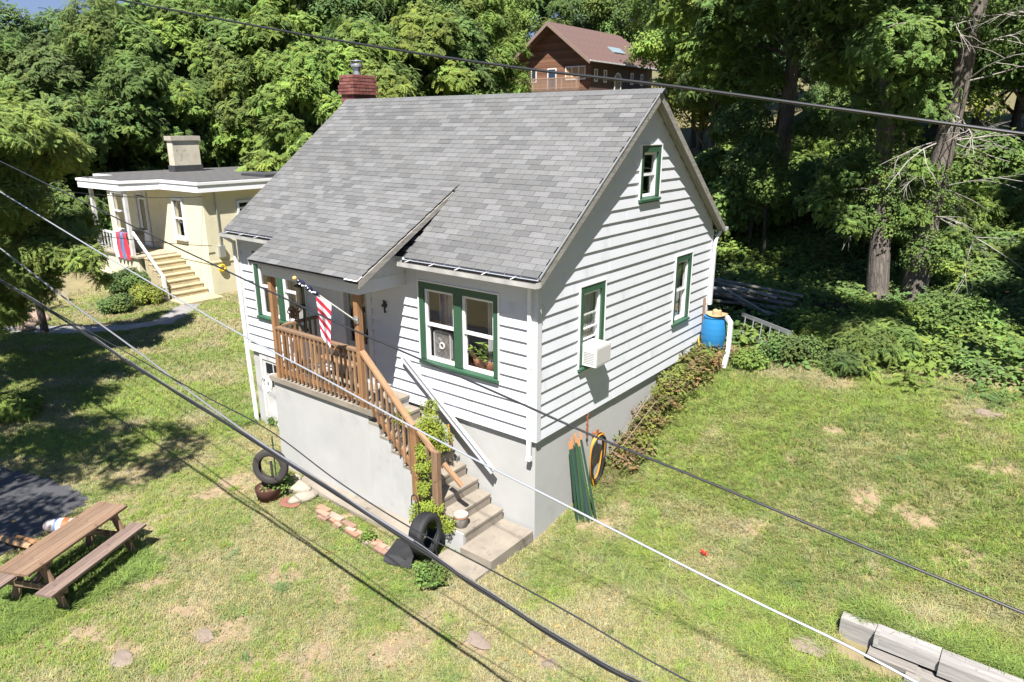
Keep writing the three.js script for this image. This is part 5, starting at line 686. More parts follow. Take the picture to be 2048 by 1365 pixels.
function foliage(parent, lobes, n, kind, base, s, r, o = {}) { // sprays over the outside of the lobes, thinned where noise makes gaps
  const L = [[], []], wt = lobes.map(l => l.r * l.r), tot = wt.reduce((a, b) => a + b, 0); let tries = 0;
  while (L[0].length + L[1].length < n && tries++ < n * 6) {
    let k = r() * tot, i = 0; while ((k -= wt[i]) > 0 && i < lobes.length - 1) i++; const l = lobes[i];
    const u = r() * 2 - 1, a = r() * 6.283, d = V(Math.sqrt(1 - u * u) * Math.cos(a), u, Math.sqrt(1 - u * u) * Math.sin(a)); if (d.y < -0.45 && r() < 0.7) continue;
    const rad = l.r * (r() < 0.25 ? rr(0.4, 0.9, r) : rr(0.85, 1.12, r)), p = V(l.c.x + d.x * rad, l.c.y + d.y * rad * (l.sy ?? 0.75), l.c.z + d.z * rad);
    if (v3n(p.x * 0.9, p.y * 0.9, p.z * 0.9, 17) < (o.gap ?? 0.36)) continue;
    let buried = false; for (const q of lobes) if (q !== l && p.distanceTo(q.c) < q.r * 0.6) { buried = true; break; } if (buried && r() < 0.8) continue;
    const nrm = V(d.x * 0.8 + (r() - 0.5) * 1.1, d.y * 0.5 + 0.65, d.z * 0.8 + (r() - 0.5) * 1.1).normalize(), hue = l.hue || base;
    L[r() < 0.5 ? 0 : 1].push(sprayAt(p, nrm, s * rr(0.7, 1.3, r), tint(hue, r), r));
  }
  const cr = part('crown', parent); L.forEach((q, k) => { if (q.length) instanced('leaves', SPR[kind][k], leafMat, q, cr); }); return cr;
}
const hueOf = (b, r) => { const k = rr(0.8, 1.25, r), t = r(); return [b[0] * k * (t > 0.8 ? 1.12 : 1), b[1] * k, b[2] * k]; };
function tree(x, z, h, R0, o) {
  const r = rngOf((o.seed ?? 1) * 7919 + 13), y0 = o.y ?? H(x, z) - 0.1, t = thing(o.name || 'deciduous_tree', o.label, 'tree', o.group); const lean = [(r() - 0.5) * 0.12 * h, (r() - 0.5) * 0.12 * h], cb = o.cb ?? 0.35, tr = o.tr ?? (0.012 * h + 0.06), bm = barkMats[o.bark ?? Math.floor(r() * 3)];
  const top = V(x + lean[0], y0 + h * 0.82, z + lean[1]), tp = curvePts([V(x, y0, z), V(x + lean[0] * 0.2 + (r() - 0.5) * 0.3, y0 + h * 0.3, z + lean[1] * 0.2), V(x + lean[0] * 0.6, y0 + h * 0.6, z + lean[1] * 0.6), top], 12); mesh('trunk', tube(tp, tp.map((_, i) => tr * (i === 0 ? 1.35 : 1) * (1 - 0.8 * i / 12)), 9, 2), bm, t);
  const lobes = [], nl = o.lobes ?? 19; for (let i = 0; i < nl; i++) { const f = (i + 0.5) / nl, yy = mix(cb, 0.93, f), wid = R0 * Math.sin(Math.PI * clamp(0.18 + 0.75 * f)) * 0.78, a = i * 2.4 + r() * 0.8, rad = wid * rr(0.55, 1, r); lobes.push({ c: V(x + lean[0] * yy + Math.cos(a) * rad, y0 + h * yy, z + lean[1] * yy + Math.sin(a) * rad), r: R0 * rr(0.22, 0.40, r) * (f > 0.85 ? 0.8 : 1), hue: hueOf(LEAF[o.hue || 'mid'], r), sy: rr(0.55, 0.8, r) }); }
  lobes.push({ c: V(x + lean[0], y0 + h * 0.93, z + lean[1]), r: R0 * 0.36, hue: hueOf(LEAF[o.hue || 'mid'], r) });
  lobes.slice(0, o.limbs ?? 6).forEach(l => { const k = clamp((l.c.y - y0) / h - 0.16, 0.12, 0.7), b = tp[Math.round(k * 12)], m = b.clone().lerp(l.c, 0.5); m.y -= 0.1 * l.r; mesh('limb', tube(curvePts([b, m, l.c], 6), [0, 1, 2, 3, 4, 5, 6].map(i => tr * 0.42 * (1 - 0.75 * i / 6)), 6, 1), bm, t); });
  foliage(t, lobes, o.n ?? 1500, o.kind || 'pinnate', LEAF[o.hue || 'mid'], o.s ?? 1.2, r, o); return t;
}
const colPos = (px, d) => { const q = rayOf(px, 254); const k = Math.hypot(q.x, q.z); return [CAM.x + q.x / k * d, CAM.z + q.z / k * d]; };
{ // wooded hillside behind the houses: [column in the photo, metres away, height, crown radius, kind, hue]
  const rows = [
    [20, 40, 11, 4.4, 'fine', 'mid'], [120, 39, 10, 4.2, 'pinnate', 'dark'], [215, 41, 13, 4.6, 'fine', 'mid'], [300, 40, 12, 4.4, 'pinnate', 'mid'], [385, 42, 13.5, 4.8, 'pinnate', 'lime'], [470, 41, 12, 4.2, 'pinnate', 'mid'], [545, 40, 12.5, 4.2, 'pinnate', 'lime'], [620, 37, 10, 3.6, 'pinnate', 'lime'], [690, 40, 11.5, 4.2, 'fine', 'mid'], [765, 39, 11, 4, 'pinnate', 'lime'], [845, 41, 11.5, 4.2, 'pinnate', 'lime'], [920, 43, 10.5, 4, 'pinnate', 'mid'], [925, 45, 8.5, 3.0, 'fine', 'lime'],
    [-60, 52, 14, 5, 'broad', 'dark'], [50, 54, 13, 5.2, 'broad', 'dark'], [150, 53, 13, 5, 'fine', 'dark'], [260, 54, 14, 5.2, 'pinnate', 'mid'], [370, 55, 15, 5.4, 'pinnate', 'mid'], [480, 54, 15, 5.2, 'fine', 'mid'], [585, 55, 15, 5.2, 'pinnate', 'lime'], [680, 54, 14, 5, 'broad', 'dark'], [775, 56, 14, 5.2, 'fine', 'mid'], [870, 57, 14, 5, 'broad', 'mid'], [955, 60, 13, 4.6, 'fine', 'lime'],
    [-90, 72, 15, 6, 'broad', 'dark'], [40, 74, 13, 6, 'broad', 'mid'], [175, 76, 11.5, 5.4, 'fine', 'lime'], [290, 75, 15, 6, 'broad', 'mid'], [410, 76, 16, 6, 'broad', 'mid'], [530, 76, 16, 6, 'fine', 'mid'], [650, 77, 16, 6, 'broad', 'dark'], [770, 78, 16, 6, 'broad', 'mid'], [880, 80, 15, 6, 'fine', 'mid'], [980, 84, 14, 5.4, 'broad', 'lime'], [1065, 90, 13, 5.4, 'fine', 'mid'], [1170, 96, 10.5, 5, 'broad', 'blue'], [1240, 92, 13, 5.4, 'broad', 'mid'],
    [1390, 54, 11, 2.7, 'broad', 'yellow'], [1425, 44, 11, 3.4, 'broad', 'yellow'], [1330, 76, 14, 5, 'broad', 'lime'], [1400, 50, 12, 4.5, 'broad', 'lime'], [1400, 72, 15, 6, 'broad', 'mid'], [1470, 40, 11, 4.2, 'fine', 'mid'], [1520, 62, 15, 6, 'broad', 'mid'], [1560, 45, 12, 4.6, 'broad', 'dark'], [1640, 38, 12, 4.6, 'fine', 'blue'], [1650, 64, 15, 6, 'broad', 'dark'], [1730, 44, 13, 5, 'broad', 'dark'], [1800, 37, 12, 4.6, 'fine', 'dark'], [1880, 42, 13, 5, 'broad', 'dark'], [1780, 66, 16, 6.5, 'broad', 'dark'], [1950, 36, 13, 5, 'fine', 'dark'], [2030, 40, 13, 5, 'broad', 'dark'], [2110, 34, 13, 5, 'broad', 'dark'], [1930, 62, 16, 6.5, 'broad', 'dark'], [2080, 60, 16, 6.5, 'broad', 'dark']];
  const nm = { lime: 'tall light green', mid: 'tall green', dark: 'tall dark green', blue: 'tall bluish green', yellow: 'tall yellowish green' };
  rows.forEach(([c, d, h, R0, kind, hue], i) => { if (c < 600 && d < 45) d += 7; const [x, z] = colPos(c, d); tree(x, z, h, R0, { seed: i + 1, kind, hue, n: d < 50 ? 2700 : d < 70 ? 2000 : 1300, s: d < 50 ? 1.0 : d < 70 ? 1.3 : 1.8, cb: d < 45 ? 0.22 : 0.28, limbs: d < 50 ? 6 : 3, gap: 0.41, label: nm[hue] + (c > 1240 ? ' tree in the woods beyond the side yard' : ' tree in the woods behind the yellow house'), group: nm[hue] + (c > 1240 ? ' trees of the side-yard woods' : ' trees of the hillside woods') }); });
}
{ // understory shrubs closing the foot of the woods
  const r = rngOf(55); const sh = (px, d, R0, hue, kind, lab, grp) => { const [x, z] = colPos(px, d), y = H(x, z), t = thing('woodland_shrub', lab, 'shrub', grp); mesh('stem', tube([V(x, y - 0.1, z), V(x + 0.1, y + R0 * 0.8, z)], [0.06, 0.03], 6), barkMats[0], t); const lb = []; for (let k = 0; k < 6; k++) { const a = r() * 6.28; lb.push({ c: V(x + Math.cos(a) * R0 * 0.6, y + R0 * rr(0.4, 1.2, r), z + Math.sin(a) * R0 * 0.6), r: R0 * rr(0.45, 0.7, r), hue: hueOf(LEAF[hue], r) }); } foliage(t, lb, 420, kind, LEAF[hue], 0.9 + d * 0.01, r, { gap: 0.34 }); };
  for (let i = 0; i < 22; i++) sh(20 + i * 46, (i < 13 ? 45 : 37) + (i * 7 % 5), rr(1.2, 1.9, r), ['mid', 'dark', 'lime', 'dark'][i % 4], ['broad', 'pinnate'][i % 2], 'leafy shrub at the foot of the hillside woods', 'shrubs at the foot of the hillside woods');
  for (let i = 0; i < 16; i++) sh(1390 + i * 45, 24 + (i * 5 % 9), rr(0.7, 1.2, r), ['mid', 'lime', 'mid', 'mid'][i % 4], ['broad', 'fine'][i % 2], 'leafy shrub in the shade of the woods beyond the side yard', 'shrubs in the side-yard woods');
  sh(1212, 44, 1.9, 'mid', 'broad', 'round green shrub before the brown house deck', 'shrubs by the brown house'); sh(1255, 46, 1.6, 'lime', 'broad', 'round green shrub before the brown house deck', 'shrubs by the brown house');
}

// ================================================================ NEAR TREES
function bough(pts, r0, r1, seg = 8) { return tube(pts, pts.map((_, i) => mix(r0, r1, i / (pts.length - 1))), seg, 2); }
const pxTrunk = (l, z) => curvePts(l.map(([a, b]) => onPlane(a, b, 'z', z)), 14);
function lobesPx(l, base, r) { return l.map(([px, py, z, R0, h]) => ({ c: onPlane(px, py, 'z', z), r: R0, hue: hueOf(LEAF[h || base], r), sy: rr(0.6, 0.9, r) })); }
function ivyOn(t, pts, rad, n, r, hue = 'mid', s = 0.55) { const L = [[], []]; for (let i = 0; i < n; i++) { const k = Math.floor(r() * (pts.length - 1)), p = pts[k].clone().lerp(pts[k + 1], r()), a = r() * 6.283, d = V(Math.cos(a), 0.1, Math.sin(a)); L[i % 2].push(sprayAt(p.addScaledVector(d, rad * rr(0.8, 1.6, r)), V(d.x, 0.7, d.z).normalize(), s * rr(0.6, 1.2, r), tint(hueOf(LEAF[hue], r), r), r)); } const c = part('ivy', t); L.forEach((q, k) => instanced('leaves', SPR.broad[k], leafMat, q, c)); }
{ const r = rngOf(301); // straight grey trunk behind the gable
  const t = thing('walnut_tree', 'straight grey-trunked tree rising behind the gable of the white house', 'tree'), p = pxTrunk([[1552, 425], [1562, 330], [1575, 230], [1588, 90], [1600, -120], [1605, -420]], -16.5); p.unshift(V(p[0].x, H(p[0].x, -16.5) - 0.3, -16.5)); mesh('trunk', bough(p, 0.30, 0.14), barkMats[1], t);
  const L = lobesPx([[1480, 30, -15.5, 1.3], [1545, -60, -16, 1.8], [1640, 90, -15, 1.0], [1690, 130, -14.6, 0.85, 'lime'], [1660, 30, -15.5, 1.3], [1430, 110, -16, 1.1, 'lime'], [1500, 150, -16, 1.0], [1390, 30, -17, 1.5, 'lime'], [1560, -260, -16, 2.8], [1700, -200, -15, 2.6], [1420, -180, -17, 2.4], [1640, 250, -16, 0.7], [1700, 250, -15.5, 0.7], [1470, 250, -17, 0.9], [1560, -450, -16, 3]], 'mid', r);
  L.slice(0, 6).forEach(l => { const b = p[Math.min(p.length - 1, 9)].clone(); b.y = Math.min(b.y, l.c.y + 0.4); mesh('limb', bough(curvePts([b, b.clone().lerp(l.c, 0.5).add(V(0, 0.3, 0)), l.c], 6), 0.08, 0.02, 6), barkMats[1], t); }); foliage(t, L, 3800, 'pinnate', LEAF.mid, 0.62, r, { gap: 0.4 }); }
{ const r = rngOf(302); // ivy-clad trunk
  const t = thing('ivy_clad_tree', 'shaggy-barked trunk wrapped in ivy at the edge of the yard', 'tree'), p = pxTrunk([[1752, 622], [1758, 520], [1763, 420], [1770, 300], [1776, 180], [1780, 20], [1785, -250], [1790, -600]], -12); p.unshift(V(p[0].x, H(p[0].x, -12) - 0.3, -12)); mesh('trunk', bough(p, 0.30, 0.14), barkMats[1], t); ivyOn(t, p.slice(4, 10), 0.34, 420, r, 'mid', 0.42);
  const L = lobesPx([[1820, 60, -12, 1.2], [1730, 210, -12.5, 0.8], [1840, 200, -12.4, 0.9], [1700, 350, -11.8, 0.75], [1660, 400, -12, 0.7], [1700, 440, -11.6, 0.45], [1790, 100, -11, 1.0], [1760, -150, -12, 2.4], [1850, -350, -12, 2.8], [1690, -300, -12, 2.6], [1900, 480, -12.5, 0.45], [1820, 430, -12.3, 0.5], [1830, 340, -12.3, 0.6]], 'mid', r); foliage(t, L, 3400, 'pinnate', LEAF.mid, 0.55, r, { gap: 0.4 }); }
{ const r = rngOf(303); // leaning tree with a mass of dead branches
  const t = thing('leaning_dead_tree', 'leaning grey tree with a tangle of bare dead branches', 'tree'), p = pxTrunk([[1818, 622], [1838, 540], [1858, 430], [1880, 330], [1905, 230], [1935, 100], [1965, -30], [2010, -260]], -12.3); p.unshift(V(p[0].x, H(p[0].x, -12.3) - 0.3, -12.3)); mesh('trunk', bough(p, 0.33, 0.17, 10), barkMats[1], t); ivyOn(t, p.slice(3, 8), 0.32, 260, r, 'mid', 0.42);
  const dead = std(0.27, 0.25, 0.225, 0.9); const br = (a, d, len, rad, lev) => { const pts = [a.clone()]; let q = a.clone(), v = d.clone(); const n = 7; for (let i = 0; i < n; i++) { v.add(V((r() - 0.5) * 0.36, (r() - 0.5) * 0.3 - 0.05, (r() - 0.5) * 0.36)).normalize(); q = q.clone().addScaledVector(v, len / n); pts.push(q); } mesh('dead_branch', bough(pts, rad, rad * 0.25, 5), dead, t); if (lev > 0) for (let k = 0; k < 3; k++) { const i = 2 + Math.floor(r() * 4); br(pts[i], v.clone().add(V((r() - 0.5) * 1.8, (r() - 0.3) * 0.9, (r() - 0.5) * 1.8)).normalize(), len * rr(0.35, 0.6, r), rad * 0.55, lev - 1); } };
  for (let k = 0; k < 32; k++) { const i = 5 + Math.floor(r() * 8), a = r() * 6.283; br(p[i], V(Math.cos(a), rr(-0.3, 0.35, r), Math.sin(a) * 0.7 + 0.25).normalize(), rr(1.2, 3.0, r), rr(0.014, 0.028, r), k < 20 ? 2 : 1); } 
  const L = lobesPx([[2010, 60, -13, 1.0], [1960, 220, -13.2, 0.5, 'lime'], [2040, -100, -12.5, 2], [1990, -350, -12, 2.8], [1870, 500, -12, 0.5]], 'mid', r); foliage(t, L, 1300, 'broad', LEAF.mid, 0.55, r, { gap: 0.38 }); }
{ const r = rngOf(304); // thin stems
  [[1528, 490, 1522, 330, -13.5], [1505, 430, 1512, 330, -14], [1478, 470, 1490, 250, -15], [1800, 350, 1806, 120, -19], [1640, 420, 1650, 200, -22]].forEach(([a, b, c, d, z], i) => { const t = thing('sapling', 'thin bare-stemmed sapling in the shade behind the white house', 'sapling', 'saplings behind the white house'), A = onPlane(a, b, 'z', z), B = onPlane(c, d, 'z', z); mesh('trunk', bough(curvePts([V(A.x, H(A.x, z) - 0.1, z), A, A.clone().lerp(B, 0.5).add(V(0.1, 0, 0)), B], 8), 0.08, 0.03, 6), barkMats[2], t); const L = [{ c: B, r: 0.8, hue: hueOf(LEAF.dark, r) }, { c: B.clone().add(V(0.5, -0.6, 0.2)), r: 0.6, hue: hueOf(LEAF.mid, r) }]; foliage(t, L, 260, 'broad', LEAF.dark, 0.6, r, {}); }); }
// shade trees outside the frame on the right (their shade lies across the right edge of the yard)
[[11.5, -4.2, 10, 2.6], [9.6, -8.4, 13, 3.6], [9.6, -14.5, 14, 3.6], [10.6, -21, 15, 4.0], [12.5, 2.5, 10, 3.0]].forEach(([x, z, h, R0], i) => tree(x, z, h, R0, { seed: 500 + i, kind: 'broad', hue: 'mid', n: 1900, s: 1.1, cb: 0.3, label: 'tall shade tree along the far edge of the side yard', group: 'shade trees along the far edge of the side yard' }));
{ const r = rngOf(311), t = thing('overhanging_shade_tree', 'big shade tree reaching high over the back of the side yard', 'tree'), y0 = H(9.8, -4.4); const tp = curvePts([V(9.8, y0 - 0.2, -4.4), V(9.6, 4, -4.4), V(8.8, 8, -4.4), V(6.6, 11, -4.6)], 12); mesh('trunk', bough(tp, 0.26, 0.12), barkMats[1], t);
  const L = [[3.2, 12, -4.6, 1.9], [1.2, 12, -5.2, 1.9], [-0.8, 12.3, -6.2, 1.9], [4.8, 12.2, -4.0, 1.6], [-2.6, 12.5, -7.6, 2.0], [-4.4, 12.5, -9, 2.0], [2.6, 12.8, -6.6, 1.5]].map(([x, y, z, q]) => ({ c: V(x, y, z), r: q, hue: hueOf(LEAF.mid, r) })); L.forEach(l => mesh('limb', bough(curvePts([tp[11], tp[11].clone().lerp(l.c, 0.5).add(V(0, 0.6, 0)), l.c], 6), 0.11, 0.03, 6), barkMats[1], t)); foliage(t, L, 2400, 'broad', LEAF.mid, 0.95, r, { gap: 0.36 }); }
tree(-13.2, 5.4, 8.5, 2.9, { seed: 530, kind: 'broad', hue: 'mid', n: 1300, s: 0.95, cb: 0.35, gap: 0.42, label: 'street-side shade tree near the feathery-leaved tree', group: 'street trees' });
// shade tree on the street side, left of the picnic table
tree(-7.2, 8.6, 11.5, 3.3, { seed: 521, kind: 'broad', hue: 'mid', lobes: 15, n: 900, s: 0.85, cb: 0.5, gap: 0.46, label: 'street-side shade tree beyond the picnic table and driveway', group: 'street trees' });
{ // drooping fine-leaved tree at the left edge
  const r = rngOf(306), t = thing('mimosa_tree', 'spreading feathery-leaved tree standing over the garden path', 'tree'), b = V(-20.2, H(-20.2, 0.1), 0.1), top = V(-18.4, 3.6, 0.9); const tp = curvePts([b.clone().add(V(0, -0.1, 0)), V(-20.0, 1.4, 0.2), V(-19.2, 2.7, 0.6), top], 10); mesh('trunk', bough(tp, 0.13, 0.07), barkMats[0], t);
  const L = lobesPx([[10, 300, 1.4, 1.0], [75, 290, 0.6, 1.0], [125, 320, -0.2, 0.8], [30, 400, 1.2, 1.0], [95, 410, 0.7, 0.8], [0, 480, 1.6, 1.0], [85, 500, 1.0, 0.75], [150, 490, 0.2, 0.5], [-60, 380, 2.2, 1.4], [-80, 520, 2.4, 1.3], [30, 560, 1.7, 0.75], [-160, 460, 3.0, 1.4], [170, 520, 0.3, 0.45], [120, 560, 0.6, 0.5], [150, 400, 0.0, 0.5], [50, 265, 1.0, 0.8], [60, 590, 1.4, 0.6], [165, 450, -0.3, 0.55], [20, 530, 1.6, 0.8], [110, 460, 0.5, 0.6], [185, 560, 0.0, 0.4], [-10, 620, 2.0, 0.7], [-40, 280, 2.0, 1.2]], 'lime', r); for (const l of L) { l.hue = hueOf([0.19, 0.255, 0.055], r); }
  L.slice(0, 9).forEach(l => mesh('limb', bough(curvePts([tp[8], tp[8].clone().lerp(l.c, 0.5).add(V(0, 0.35, 0)), l.c], 6), 0.06, 0.015, 6), barkMats[0], t)); foliage(t, L, 5400, 'fine', LEAF.lime, 0.66, r, { gap: 0.41 }); }
{ // shrubs at the yellow house
  const r = rngOf(307); const sh = (name, label, px, py, R0, hue, kind, n, s = 0.5, lift = 0.6) => { const g = gnd(px, py), t = thing(name, label, 'shrub'); mesh('stem', tube([V(g.x, g.y - 0.05, g.z), V(g.x, g.y + R0, g.z)], [0.03, 0.015], 6), barkMats[0], t); const L = []; for (let k = 0; k < 5; k++) { const a = k * 1.257; L.push({ c: V(g.x + Math.cos(a) * R0 * 0.5, g.y + R0 * (lift + 0.25 * r()), g.z + Math.sin(a) * R0 * 0.5), r: R0 * 0.6, hue: hueOf(LEAF[hue], r) }); } foliage(t, L, n, kind, LEAF[hue], s, r, { gap: 0.2 }); };
  sh('lime_shrub', 'bright lime green shrub beside the foot of the yellow house steps', 297, 608, 0.55, 'yellow', 'broad', 260, 0.5); sh('dark_shrub', 'dark leafy shrub against the yellow house porch base', 262, 588, 0.75, 'dark', 'broad', 300, 0.6); sh('dark_shrub', 'low dark shrub in the shade beside the garden path', 235, 625, 0.5, 'dark', 'broad', 220, 0.5); sh('low_shrub', 'pale green low shrub at the edge of the lawn near the driveway', 35, 835, 0.5, 'lime', 'fine', 260, 0.4, 0.35); sh('low_shrub', 'low green shrub by the basement door of the white house', 555, 850, 0.16, 'mid', 'broad', 40, 0.3); sh('low_shrub', 'small bright weed growing among the brick edging', 738, 1082, 0.1, 'lime', 'broad', 26, 0.3); sh('dark_shrub', 'shrubby weeds growing under the thick black tyre', 862, 1165, 0.22, 'mid', 'broad', 60, 0.3); sh('dark_shrub', 'bushy weeds round the rusty tub under the tyre ring', 560, 985, 0.24, 'mid', 'broad', 70, 0.3);
  // bushes along the back of the right-hand yard
  sh('yard_bush', 'round bush with brown twigs at the back of the yard', 1745, 715, 0.75, 'mid', 'fine', 420, 0.5, 0.4); sh('yard_bush', 'yellowish bush beside the twiggy bush at the back of the yard', 1660, 690, 0.55, 'lime', 'fine', 260, 0.45, 0.35); sh('yard_bush', 'leafy bush under the ivy-clad trunk', 1775, 655, 0.6, 'lime', 'broad', 260, 0.45, 0.35); sh('yard_bush', 'bush in the dappled shade beside the leaning tree', 1900, 660, 0.8, 'mid', 'broad', 360, 0.55, 0.4); sh('yard_bush', 'low bush beside the white overflow pipe', 1500, 735, 0.32, 'lime', 'broad', 150, 0.38, 0.35); sh('yard_bush', 'dark bush below the metal ladder', 1585, 720, 0.5, 'dark', 'broad', 260, 0.45, 0.35); sh('yard_bush', 'dark low bush at the lawn edge before the twiggy bush', 1690, 745, 0.4, 'dark', 'fine', 220, 0.4, 0.35);
  const bp = thing('brush_pile', 'round pile of dark bare twigs beside the ivy-clad trunk', 'brush pile'), g = gnd(1660, 645); for (let k = 0; k < 90; k++) { const a = r() * 6.283, e = rr(0.1, 1.4, r), R1 = rr(0.4, 0.75, r), d = V(Math.cos(a) * Math.cos(e), Math.sin(e), Math.sin(a) * Math.cos(e)), d2 = V(Math.cos(a + rr(-1, 1, r)) * 0.9, Math.sin(e + 0.3), Math.sin(a + rr(-1, 1, r)) * 0.9).normalize(); mesh('twig', tube([g.clone().addScaledVector(d, R1 * 0.3), g.clone().addScaledVector(d, R1), g.clone().addScaledVector(d2, R1 * 1.05)], 0.008, 4), barkMats[2], bp); }
}
{ // climbing vine over the stair rail
  const r = rngOf(308), t = thing('climbing_vine', 'bright green vine climbing over the stair newels and steps', 'vine'); const path = curvePts([V(-1.05, 0.05, 1.12), V(-1.35, 0.35, 1.1), V(-1.42, 0.7, 1.08), V(-1.40, 1.05, 1.07), V(-1.45, 1.4, 1.06), V(-1.5, 1.65, 1.0), V(-1.75, 1.75, 0.7), V(-1.95, 1.85, 0.45), V(-2.1, 2.1, 0.25)], 40); mesh('stem', tube(path, 0.012, 5), barkMats[0], t);
  const L = []; const add = (c, R0, n, s) => { for (let i = 0; i < n; i++) { const d = V(r() - 0.5, r() - 0.5, r() - 0.5).normalize().multiplyScalar(R0 * Math.cbrt(r())); L.push(sprayAt(c.clone().add(d), V(d.x + 0.3, 0.6, d.z + 0.6).normalize(), s * rr(0.6, 1.3, r), tint([0.21, 0.26, 0.03], r), r)); } };
  add(V(-1.4, 0.5, 1.16), 0.27, 90, 0.24); add(V(-1.2, 0.62, 1.18), 0.22, 55, 0.22); add(V(-1.42, 0.95, 1.1), 0.12, 30, 0.22); add(V(-1.42, 1.3, 1.08), 0.12, 28, 0.22); add(V(-1.5, 1.55, 1.02), 0.12, 24, 0.22); add(V(-1.78, 1.72, 0.62), 0.24, 70, 0.24); add(V(-1.65, 1.5, 0.45), 0.2, 40, 0.24); add(V(-2.02, 1.95, 0.35), 0.13, 24, 0.2); add(V(-2.05, 1.98, 0.95), 0.12, 26, 0.2); add(V(-0.98, 0.4, 1.1), 0.12, 26, 0.2); const c = part('leaves', t); instanced('leaf_cluster', SPR.broad[0], leafMat, L, c);
}
// ================================================================ GRASS AND GROUND COVER
function tuftGeo(seed, n, h, spread, w, lean) { const r = rngOf(seed), o = []; for (let i = 0; i < n; i++) { const a = r() * 6.283, b = r() * 6.283, q = Math.sqrt(r()) * spread, x = Math.cos(a) * q, z = Math.sin(a) * q, H1 = h * rr(0.5, 1.15, r), L = lean * rr(0.3, 1.2, r) * H1, dx = Math.cos(b), dz = Math.sin(b), W = w * rr(0.7, 1.2, r), p = (t, s) => V(x + dx * L * t * t - dz * W * s, H1 * (t - 0.25 * lean * t * t), z + dz * L * t * t + dx * W * s); o.push(p(0, -1), p(0, 1), p(0.55, 0.75), p(0, -1), p(0.55, 0.75), p(0.55, -0.75), p(0.55, -0.75), p(0.55, 0.75), p(1, 0)); } return fromPts(o); }
const grassMat = new THREE.MeshPhysicalMaterial({ color: 0xffffff, roughness: 0.85, transmission: 0.3, thickness: 0, side: THREE.DoubleSide, specularIntensity: 0.4 });
